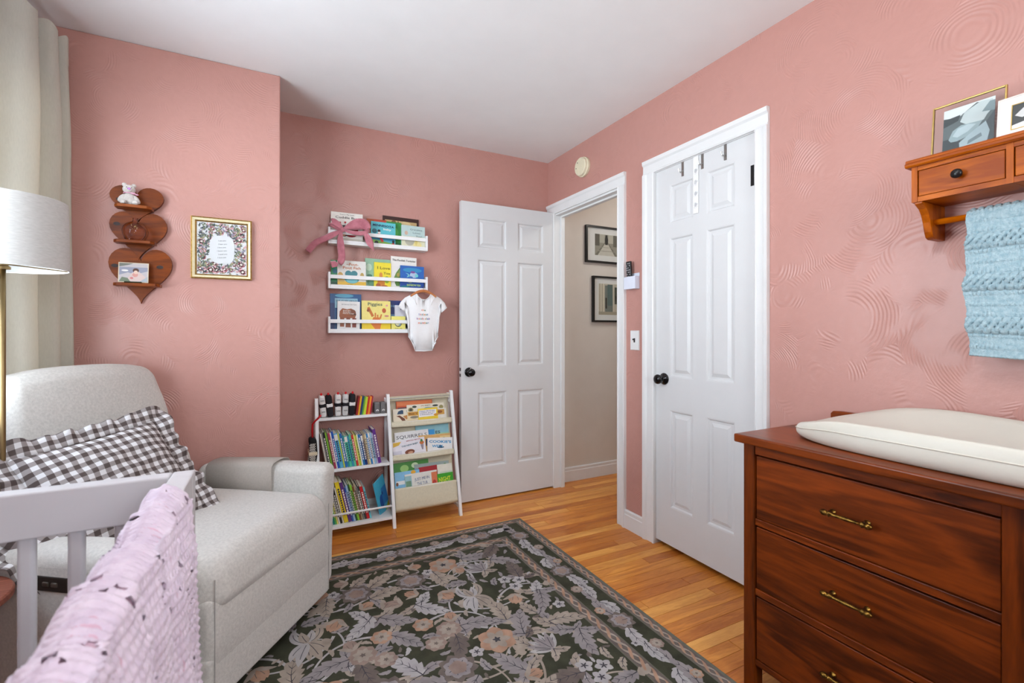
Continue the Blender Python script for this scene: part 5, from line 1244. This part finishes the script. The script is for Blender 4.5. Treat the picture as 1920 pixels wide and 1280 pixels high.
b = MB(); RB = [(206, 60, 60), (230, 150, 50), (60, 130, 90), (60, 110, 180), (150, 90, 160), (226, 120, 70), (50, 150, 150)]; q = 0
for st_, z in (('the', 1.290), ('littlest', 1.263), ('book club', 1.236), ('member', 1.209)):
    w_all = sum(text_data(c, .03)[2]+.22 if c != ' ' else .5 for c in st_); hh = .0125; x = cxo-w_all*hh/2-.004
    for c in st_:
        if c == ' ': x += .5*hh; continue
        w_c = text_data(c, .03)[2]; b.cur = q % 7; q += 1
        add_text(b, c, lambda u, v, x=x, w_c=w_c: (x+w_c*hh/2+u, 2.9050+.010*min(1, abs(x-cxo)/.1)**2+.0, z+v), hh, None, .03); x += (w_c+.22)*hh
b.build('lettering', [cm(c, .8) for c in RB], on)
hg = thing('baby_hanger', 'small wooden hanger inside the neck of the white bodysuit', 'hanger', (0, 0, 0))
b = MB(); n_ = 18
b.tube([(cxo-.085+.17*i/n_, 2.924, 1.384+.036*math.sin(PI*i/n_)) for i in range(n_+1)], [.006+.004*math.sin(PI*i/n_) for i in range(n_+1)], 10); b.build('shoulder_bar', wood('beech', (176, 104, 60), (206, 138, 90), 0, 10, .5), hg, smooth=True)
b = MB(); b.tube([(cxo, 2.924, 1.42), (cxo, 2.924, 1.436), (cxo+.004, 2.927, 1.445), (cxo, 2.936, 1.449), (cxo-.004, 2.945, 1.444)], .0014, 8); b.build('hook', STEEL, hg, smooth=True)

# ------------------------------------------------------------------ book rack
rk = thing('book_rack', 'white wooden book rack with open shelves and canvas sling pockets', 'book rack', (0, 0, 0))
FY0, FY1, ZT = 2.752, 2.935, .768
def fy(z): return FY0+(FY1-FY0)*z/ZT
LX = [.222, .634, 1.050]
for i, x in enumerate(LX):
    b = MB(); e = .0095
    b.frustum([(x-e, FY0-.012, 0), (x+e, FY0-.012, 0), (x+e, FY0+.012, 0), (x-e, FY0+.012, 0)], [(x-e, FY1-.012, ZT), (x+e, FY1-.012, ZT), (x+e, FY1+.014, ZT), (x-e, FY1+.014, ZT)]); b.build('front_leg', SHW, rk, bevel=.002)
    b = MB(); b.box(x-e, x+e, 2.975, 2.999, 0, .74 if i < 2 else ZT-.02); b.build('rear_leg', SHW, rk, bevel=.002)
    for z in (.052, .70):
        b = MB(); b.box(x-e+.001, x+e-.001, fy(z)+.010, 2.9755, z-.009, z+.009); b.build('side_rail', SHW, rk)
SZ = [.655, .368, .068]
for z in SZ:
    b = MB(); b.box(LX[0]+.010, LX[1]-.010, fy(z)-.010, 2.975, z-.016, z); b.build('shelf', SHW, rk, bevel=.0015)
b = MB(); b.tube([(LX[0]+.009, fy(.125)-.004, .125), (LX[1]-.009, fy(.125)-.004, .125)], .006, 12); b.build('front_bar', SHW, rk, smooth=True)
CAN = mat('natural_canvas', (214, 206, 182), .95, .04, 90, bump=.15, bscale=420, spec=.1)
RZ = [.742, .590, .395, .205]
for z in RZ:
    b = MB(); b.tube([(LX[1]+.009, fy(z), z), (LX[2]-.009, fy(z), z)], .0055, 12); b.build('dowel', SHW, rk, smooth=True)
for i in (1, 2, 3):
    z = RZ[i]; zu = RZ[i-1]; drop = .024 if i < 3 else .125
    F0 = lambda d: fy(z-d)
    prof_ = [(F0(0)+.004, z+.007), (F0(0)-.0062, z+.004), (F0(0)-.0075, z-.004), (F0(drop*.5)-.009, z-drop*.5), (F0(drop*.9)-.006, z-drop*.9), (F0(drop)+.016, z-drop-.006), (F0(drop)+.044, z-drop), (F0(0)+.052, z), (F0(-.04)+.052, z+.04), (fy(zu-.045)+.050, zu-.045), (fy(zu)+(.020 if i == 1 else .050), zu-(.004 if i == 1 else .030))]
    def cf(u, v, P=prof_):
        t = v*(len(P)-1); k = min(int(t), len(P)-2); f_ = t-k; y = P[k][0]*(1-f_)+P[k+1][0]*f_; zz = P[k][1]*(1-f_)+P[k+1][1]*f_
        sag = math.sin(PI*u); return (LX[1]+.012+(LX[2]-LX[1]-.024)*u, y-.004*sag*math.sin(PI*v), zz-.005*sag*math.sin(PI*min(1, v*2)))
    b = MB(); b.grid(24, 41, cf); b.build('sling', CAN, rk, smooth=True, solid=.0012)
b = MB(); b.grid(12, 4, lambda u, v: (LX[1]+.012+(LX[2]-LX[1]-.024)*u, fy(.742)-.0068+.012*(v > .6), .752-.028*v)); b.build('sling_hem', CAN, rk, smooth=True)
# books in the slings
LA = math.degrees(math.atan((FY1-FY0)/ZT))
def sling_book(label, pk, f0, f1, above, depth, col, art=(), texts=(), roll=0):
    z = RZ[pk]; zb = z-(.020 if pk < 3 else .118); x0, x1 = LX[1]+.018+(LX[2]-LX[1]-.036)*f0, LX[1]+.018+(LX[2]-LX[1]-.036)*f1
    cover_book(label, x0, x1, zb, z+above, fy(zb)+.0085+depth*.0075, .006, col, art, texts, LA, roll, 'picture books in the canvas slings')
ORA = (196, 84, 44)
sling_book('orange-red book at the back of the upper sling', 1, .10, .72, .128, 3, ORA, [((90, 50, 60), rc4(.03, .5, .4, .74)), ((214, 120, 70), rc4(.02, .98, .8, .97))])
sling_book('white book with wheels and a blue scene, upper sling', 1, .27, .92, .103, 2, (226, 218, 200), [((84, 150, 180), [(.2, .55), (.5, .82), (.78, .78), (.85, .4), (.2, .4)]), ((150, 140, 90), disc(.1, .74, .07, .12)), ((70, 60, 50), disc(.1, .74, .04, .07)), ((150, 140, 90), disc(.92, .78, .06, .11)), ((60, 70, 60), disc(.2, .88, .06, .06)), ((60, 70, 60), disc(.76, .88, .08, .05))], [('JAN BRETT', .5, .885, .06, (120, 90, 60), .26)])
sling_book('cream book with a blue and red sail, upper sling', 1, .035, .29, .082, 2.2, (222, 214, 196), [((40, 70, 100), [(.25, .62), (.35, .85), (.55, .92), (.68, .9), (.68, .62)]), ((190, 50, 50), [(.2, .55), (.25, .63), (.6, .65), (.6, .5)])], [('2', .9, .8, .08, (40, 60, 110))])
sling_book('book with a brown fox tail picture at the left of the upper sling', 1, .03, .30, .050, 1, (226, 214, 190), [((110, 60, 34), [(.2, .85), (.4, .9), (.7, .6), (.75, .4), (.55, .4), (.4, .7)]), ((190, 130, 70), [(.6, .8), (.95, .92), (.95, .55), (.8, .5)])])
sling_book('ochre-topped cream book left of the purple-lettered one, upper sling', 1, .265, .50, .062, .8, (224, 206, 168), [((196, 140, 50), rc4(.06, 1, .68, .95)), ((140, 130, 110), disc(.5, .55, .3, .1))], [('Bee Y', .45, .76, .13, (96, 60, 20), .62)])
sling_book('framed tan book at the right end of the upper sling', 1, .72, .95, .068, 1.4, (228, 222, 210), [((200, 150, 70), rc4(.1, .85, .55, .92)), ((150, 90, 40), disc(.5, .75, .2, .1))])
sling_book('yellow-edged book with three lines of purple lettering, upper sling', 1, .45, .79, .078, 0, (232, 200, 50), [((234, 232, 232), [(.02, .45), (.04, .88), (.93, .88), (.9, .45)]), ((214, 150, 50), disc(.9, .52, .12, .08))], [('Happy Birthday,', .47, .78, .065, (40, 50, 110), .80), ('DANNY and the', .45, .67, .065, (50, 40, 100), .76), ('DINOSAUR!', .42, .56, .065, (70, 40, 110), .68)], -1)
sling_book('light teal book at the right of the middle sling', 2, .40, .98, .165, 3, (140, 190, 200), [((60, 150, 210), rc4(.36, .56, .62, .84)), ((160, 200, 170), rc4(.6, 1, .5, .7))], [('ES', .66, .68, .10, (30, 40, 50), .14)], 0)
sling_book('white book with thin grey capitals over dark blue, middle sling', 2, .05, .62, .140, 2, (228, 228, 228), [((56, 72, 92), rc4(.0, 1, .0, .66))], [('SQUIRRELS', .5, .74, .13, (60, 60, 64), .9, 0, 0)], -1.5)
sling_book('tan book with a navy block, middle sling', 2, .43, .99, .105, 1.5, (214, 168, 104), [((30, 50, 90), rc4(.22, .64, .46, .80)), ((230, 200, 140), rc4(.66, .98, .3, .9)), ((120, 90, 50), disc(.78, .78, .06, .04))], [('ONG', .5, .62, .08, (196, 150, 90), .2)], 1)
sling_book('white tilted book with an orange cone picture, middle sling', 2, .01, .55, .092, .5, (226, 222, 228), [((214, 170, 50), [(.02, .72), (.03, .95), (.28, .95), (.2, .78)]), ((206, 202, 214), rc4(.0, .26, .2, .48)), ((120, 60, 30), disc(.5, .32, .15, .14)), ((200, 150, 120), disc(.52, .28, .08, .07)), ((196, 110, 50), disc(.9, .70, .07, .10)), ((70, 130, 70), disc(.9, .82, .035, .08)), ((150, 140, 150), [(.85, .6), (.95, .6), (.92, .32), (.88, .32)])], [('MERCER MAYER', .66, .90, .05, (170, 50, 50), .44), ('THE NEW BABY', .53, .66, .085, (40, 110, 130), .52, .06)], -5)
sling_book("white tilted book with thick blue lettering, middle sling", 2, .56, 1.0, .084, 0, (232, 230, 228), [((30, 34, 60), disc(.52, .42, .14, .05)), ((120, 40, 40), disc(.52, .5, .05, .05))], [("COOKIE'S", .5, .68, .15, (30, 140, 190), .88, -.05, .04), ('WEEK', .40, .42, .15, (30, 140, 190), .46, -.05, .04)], 4)
sling_book('green leafy picture book at the back of the lower sling', 3, .02, .60, .152, 3, (196, 214, 190), [((70, 140, 60), rc4(.0, 1, .74, 1)), ((150, 196, 110), disc(.3, .86, .12, .08)), ((200, 220, 180), disc(.6, .9, .1, .06)), ((50, 110, 50), disc(.8, .84, .1, .06)), ((130, 160, 190), [(.2, .55), (.4, .78), (.7, .8), (.9, .6)]), ((110, 90, 70), rc4(.1, .5, .5, .58))], [], -1.5)
sling_book('grey-green forest picture book at the right of the lower sling', 3, .34, .93, .130, 2, (150, 164, 160), [((110, 130, 150), rc4(.0, .7, .6, .9)), ((100, 140, 90), disc(.88, .75, .1, .2)), ((196, 190, 170), rc4(.7, 1, .2, .55))], [('DANIEL', .40, .80, .08, (30, 40, 70), .42)], 0)
sling_book('white comic picture book behind the green one, lower sling', 3, .70, .98, .112, 1.6, (226, 222, 208), [((200, 210, 190), rc4(.2, 1, .4, .8)), ((40, 46, 44), disc(.3, .55, .07, .1)), ((96, 120, 80), disc(.7, .65, .15, .1))])
sling_book('sky blue book at the left of the lower sling', 3, .015, .42, .100, 1, (130, 186, 220), [((226, 228, 226), rc4(.05, .5, .66, .76)), ((160, 206, 230), rc4(0, 1, .1, .5)), ((120, 80, 50), disc(.08, .68, .05, .05)), ((226, 170, 50), disc(.75, .95, .1, .05))], [('A LITTLE', .5, .38, .08, (30, 40, 60), .7), ('by me', .35, .24, .05, (30, 40, 60), .24)], -1)
sling_book('dark red book behind the pale one, lower sling', 3, .42, .73, .112, 1.3, (166, 36, 44), [((150, 26, 34), rc4(.0, 1, .0, .5))], [], -1.5)
sling_book('pale book with a hand-drawn blue title, lower sling', 3, .175, .71, .084, 0, (226, 224, 216), [((150, 190, 196), rc4(0, .2, .3, .95)), ((110, 150, 120), rc4(.02, .18, .62, .8)), ((214, 120, 80), rc4(.82, 1, .1, .95)), ((190, 60, 50), disc(.9, .6, .06, .12)), ((150, 70, 40), disc(.44, .32, .14, .07)), ((120, 160, 120), [(.68, .3), (.8, .48), (.82, .4)]), ((150, 180, 80), disc(.14, .32, .06, .06))], [('JUST ME IN', .52, .78, .085, (70, 100, 140), .46, .04, 0), ('THE TUB', .52, .64, .085, (70, 100, 140), .32, .04, 0), ('by Gina and Mercer Mayer', .5, .50, .04, (50, 60, 80), .42, .04, 0)], -1.5)
sling_book('bright green book with yellow lettering, lower sling', 3, .70, .985, .058, .5, (60, 160, 40), [((40, 120, 30), rc4(0, 1, .0, .3))], [('NIGHT', .48, .72, .16, (226, 232, 60), .72, .02)], -1)

# ------------------------------------------------------------------ shelved books, spine out
def spine_book(x, z, th, hgt, dep, col, lean, label, group, y=None, strip_=None, mark=True):
    """book standing on a shelf, spine towards -y; x = left foot of the spine"""
    yy = fy(z)+.004 if y is None else y
    t = thing('shelved_book', label, 'book', (x, yy, z), (0, math.radians(lean), 0), group)
    b = MB(); b.box(0, th, 0, .0016, 0, hgt); b.box(0, .0013, .0016, dep, 0, hgt); b.box(th-.0013, th, .0016, dep, 0, hgt); b.build('cover', cm(col, .4), t)
    b = MB(); b.box(.0016, th-.0016, .0018, dep-.002, .002, hgt-.003); b.build('pages', PAGE, t)
    if mark and th > .007:
        b = MB(); lum = sum(col); c = (240, 236, 226) if lum < 380 else (40, 44, 70); z0 = hgt*.18
        while z0 < hgt*.82:
            l_ = rnd.uniform(.006, .014); b.box(th*.28, th*.72, -.0003, 0, z0, z0+l_); z0 += l_+.004
        o = b.build('spine_lettering', cm(c), t); o['kind'] = 'stuff'
    if strip_:
        b = MB(); b.box(.0004, th-.0004, -.0004, 0, hgt*.80, hgt*.97); b.build('spine_band', cm(strip_), t)
CN = lambda c: c
ORD = ['first', 'second', 'third', 'fourth', 'fifth', 'sixth', 'seventh', 'eighth', 'ninth', 'tenth', 'eleventh', 'twelfth', 'thirteenth', 'fourteenth', 'fifteenth', 'sixteenth', 'seventeenth', 'eighteenth', 'nineteenth', 'twentieth', 'twenty-first', 'twenty-second', 'twenty-third', 'twenty-fourth', 'twenty-fifth', 'twenty-sixth', 'twenty-seventh', 'twenty-eighth', 'twenty-ninth', 'thirtieth', 'thirty-first']
MID = [('cream', (214, 206, 190), .006), ('grey', (130, 128, 126), .006), ('black', (28, 28, 30), .011), ('lime green', (130, 190, 50), .006), ('olive', (96, 110, 60), .006), ('plum red', (170, 50, 84), .010), ('white', (226, 222, 216), .006), ('royal blue', (34, 84, 176), .011), ('sky blue', (84, 168, 200), .020), ('yellow-green', (196, 206, 80), .007), ('blue', (40, 110, 180), .013), ('teal', (50, 140, 150), .008), ('sea green', (70, 180, 150), .016), ('turquoise', (60, 150, 190), .008), ('mint green', (90, 190, 150), .012), ('red', (200, 48, 44), .011), ('pale yellow', (224, 210, 120), .007), ('lime', (190, 206, 60), .008), ('white', (228, 226, 222), .007), ('blue', (40, 110, 170), .012), ('navy', (30, 50, 110), .012), ('tan', (176, 150, 110), .009), ('cream', (222, 212, 180), .009), ('bright blue', (50, 130, 196), .009), ('white', (230, 226, 220), .009), ('pale blue', (150, 190, 214), .010), ('lavender', (176, 170, 200), .008), ('purple', (104, 50, 140), .017)]
x = .272; i = 0
for nm, c, th in MID:
    h_ = .205+rnd.uniform(-.006, .006)-(.018 if i > 10 else 0)+(.012 if i < 8 else 0)+(.02 if nm == 'purple' else 0)
    spine_book(x, SZ[1]+.0006, th, h_, .135, c, -10.5, '%s thin book, %s from the left on the middle rack shelf' % (nm, ORD[i]), 'books on the middle rack shelf', None, (228, 224, 216) if i in (8, 12, 20) else None)
    x += th*1.018+.0010; i += 1
LOW = [('teal', (40, 130, 120), .009), ('green', (80, 170, 80), .008), ('pale yellow', (224, 214, 110), .008), ('white', (224, 220, 210), .008), ('black', (40, 36, 34), .011), ('cream', (220, 210, 190), .007), ('wide yellow', (226, 200, 40), .022), ('purple', (96, 52, 120), .017), ('blue', (50, 90, 170), .008), ('pale blue', (150, 180, 210), .011), ('dark green', (50, 90, 50), .008), ('lime green', (140, 200, 60), .011), ('brown', (130, 80, 50), .008), ('tan', (170, 150, 120), .008), ('grey', (120, 120, 116), .009), ('charcoal', (60, 62, 60), .008), ('red', (200, 34, 40), .016), ('aqua', (120, 200, 210), .010)]
x = .300; i = 0
for nm, c, th in LOW:
    h_ = .215+rnd.uniform(-.012, .010)+(.02 if 'yellow' in nm or nm == 'purple' else 0)-(.015 if i > 13 else 0)
    spine_book(x, SZ[2]+.0006, th, h_, .15, c, -13, '%s book, %s from the left on the bottom rack shelf' % (nm, ORD[i]), 'books on the bottom rack shelf', fy(SZ[2])+.020)
    x += th*1.026+.0012; i += 1
cover_book('turquoise picture book standing half open at the end of the bottom rack shelf', .545, .665, SZ[2]+.0006, SZ[2]+.215, 2.862, .006, (70, 180, 214), [((30, 90, 170), disc(.4, .35, .2, .2)), ((40, 130, 200), rc4(.5, 1, .2, .7)), ((180, 200, 60), [(.55, 0), (1, 0), (1, .2)]), ((20, 60, 140), disc(.55, .55, .06, .05))], [], 6, -13, None, 52)
# top shelf: soft cloth books, board books, little grey boxes
def soft_book(x, base, band, label, lean):
    t = thing('cloth_book', label, 'book', (x, 2.935, SZ[0]+.0008), (0, math.radians(lean), 0), 'soft cloth books on top of the rack')
    b = MB(); b.rbox((.0165, .032, .064), .012, 2, 3, lambda p: (p.x, p.y, p.z+.066+.0)); b.build('cloth', mat('cloth_%d_%d_%d' % base, base, .85, .05, 40), t, smooth=True)
    b = MB(); b.rbox((.0172, .0327, .011), .004, 2, 3, lambda p: (p.x, p.y, p.z+.070)); b.build('band', mat('cloth_%d_%d_%d' % band, band, .85, .05, 40), t, smooth=True)
    b = MB(); b.ball((0, -.012, .136), (.0065, .004, .0085), 10, 8); b.build('loop', mat('red_felt', (206, 24, 34), .8), t, smooth=True)
    if base[0] > 128:
        b = MB()
        for z in (.10, .035): b.tube([(-.010+.02*k/12, -.0328, z+.004*math.sin(k*1.6)) for k in range(13)], .0009, 5)
        o = b.build('stitching', BLACK, t); o['kind'] = 'stuff'
WC, BC = (226, 224, 222), (26, 24, 30)
for x, a, b_, lb, ln in ((.262, WC, BC, 'white cloth book with black band at the left end of the rack top', -6), (.300, BC, WC, 'black cloth book with white band between two white ones', -6), (.340, WC, BC, 'white cloth book with wavy stitching in the middle of the row', 0), (.379, (206, 204, 202), BC, 'pale grey cloth book with black band on the rack top', 2), (.416, BC, WC, 'black cloth book with white band beside the red board book', 3)): soft_book(x, a, b_, lb, ln)
TOPB = [('dark red', (150, 28, 28), .011), ('golden yellow', (236, 176, 40), .010), ('navy', (36, 60, 110), .011), ('leaf green', (90, 160, 60), .008), ('yellow-green', (190, 206, 50), .014), ('scarlet', (200, 44, 30), .010), ('orange', (240, 140, 40), .011), ('crimson', (176, 26, 60), .007)]
x = .440
for nm, c, th in TOPB:
    spine_book(x, SZ[0]+.0006, th, .112+rnd.uniform(-.004, .006), .06, c, 8, '%s board book in the row on the rack top' % nm, 'board books on the rack top', 2.915, None, False); x += th*1.01+.0008
for k, lb in enumerate(('small grey box with a white badge, nearest the board books', 'small grey box with a white badge, nearest the canvas slings')):
    t = thing('grey_box', lb, 'box', (.566+.036*k, 2.905, SZ[0]+.0006), (0, 0, 0), 'small grey boxes on the rack top'); gm = mat('grey_felt', (112, 110, 110), .9, .12, 90, bump=.2)
    b = MB(); b.rbox((.0165, .026, .034), .006, 1, 3, lambda p: (p.x, p.y+.026, p.z+.034)); b.build('body', gm, t, smooth=True)
    b = MB(); b.prism([(.009*math.cos(a), .017+.010*math.sin(a)) for a in [PI*q/14 for q in range(15)]], lambda q, k2: (q[0], -.0008 if k2 else .0, q[1])); b.build('badge', cm((232, 232, 228)), t)
    b = MB(); b.prism([(-.003, .019), (.003, .019), (0, .024)], lambda q, k2: (q[0], -.0014 if k2 else -.0008, q[1])); b.build('badge_mark', cm((40, 40, 44)), t)
# dotted bag at the rack's left side
bg = thing('dotted_bag', 'black white-dotted cloth bag hung by a red strap on the rack side', 'bag', (.196, 2.86, 0))
BK = mat('black_cloth', (20, 18, 22), .9, .1, 60)
b = MB(); b.rbox((.020, .055, .12), .018, 3, 3, lambda p: (p.x+.006*math.sin(p.z*30), p.y*(1-.35*smoothstep(.02, .12, p.z)), p.z+.44)); b.build('body', BK, bg, smooth=True)
b = MB()
for i in range(9):
    for k in range(16):
        y = -.045+.0112*i+(.0056 if k % 2 else 0); z = .335+.0125*k; w_ = .055*(1-.35*smoothstep(.02, .12, z-.44))
        if abs(y) < w_-.008: b.box(-.0225+.006*math.sin((z-.44)*30), -.0195+.006*math.sin((z-.44)*30), y-.0024, y+.0024, z-.0024, z+.0024)
    for k in range(16):
        x = -.014+.007*i/2; z = .335+.0125*k; w_ = .055*(1-.35*smoothstep(.02, .12, z-.44))
        if i < 8: b.box(x-.002, x+.002, -w_-.0012, -w_+.001, z-.0024+(.006 if i % 2 else 0), z+.0024+(.006 if i % 2 else 0))
o = b.build('dots', cm((226, 222, 214)), bg); o['kind'] = 'stuff'
b = MB(); b.box(-.0225, .0215, -.058, .052, .468, .486); b.build('band', mat('cream_tape', (220, 206, 176), .8), bg, bevel=.003)
b = MB(); b.tube([(.0, -.01, .555), (-.002, -.012, .60), (.0, -.014, .635), (.012, -.03, .655), (.03, -.045, .675), (.040, -.045, .69)], .0055, 8); b.build('strap', mat('red_strap', (196, 24, 34), .6), bg, smooth=True)
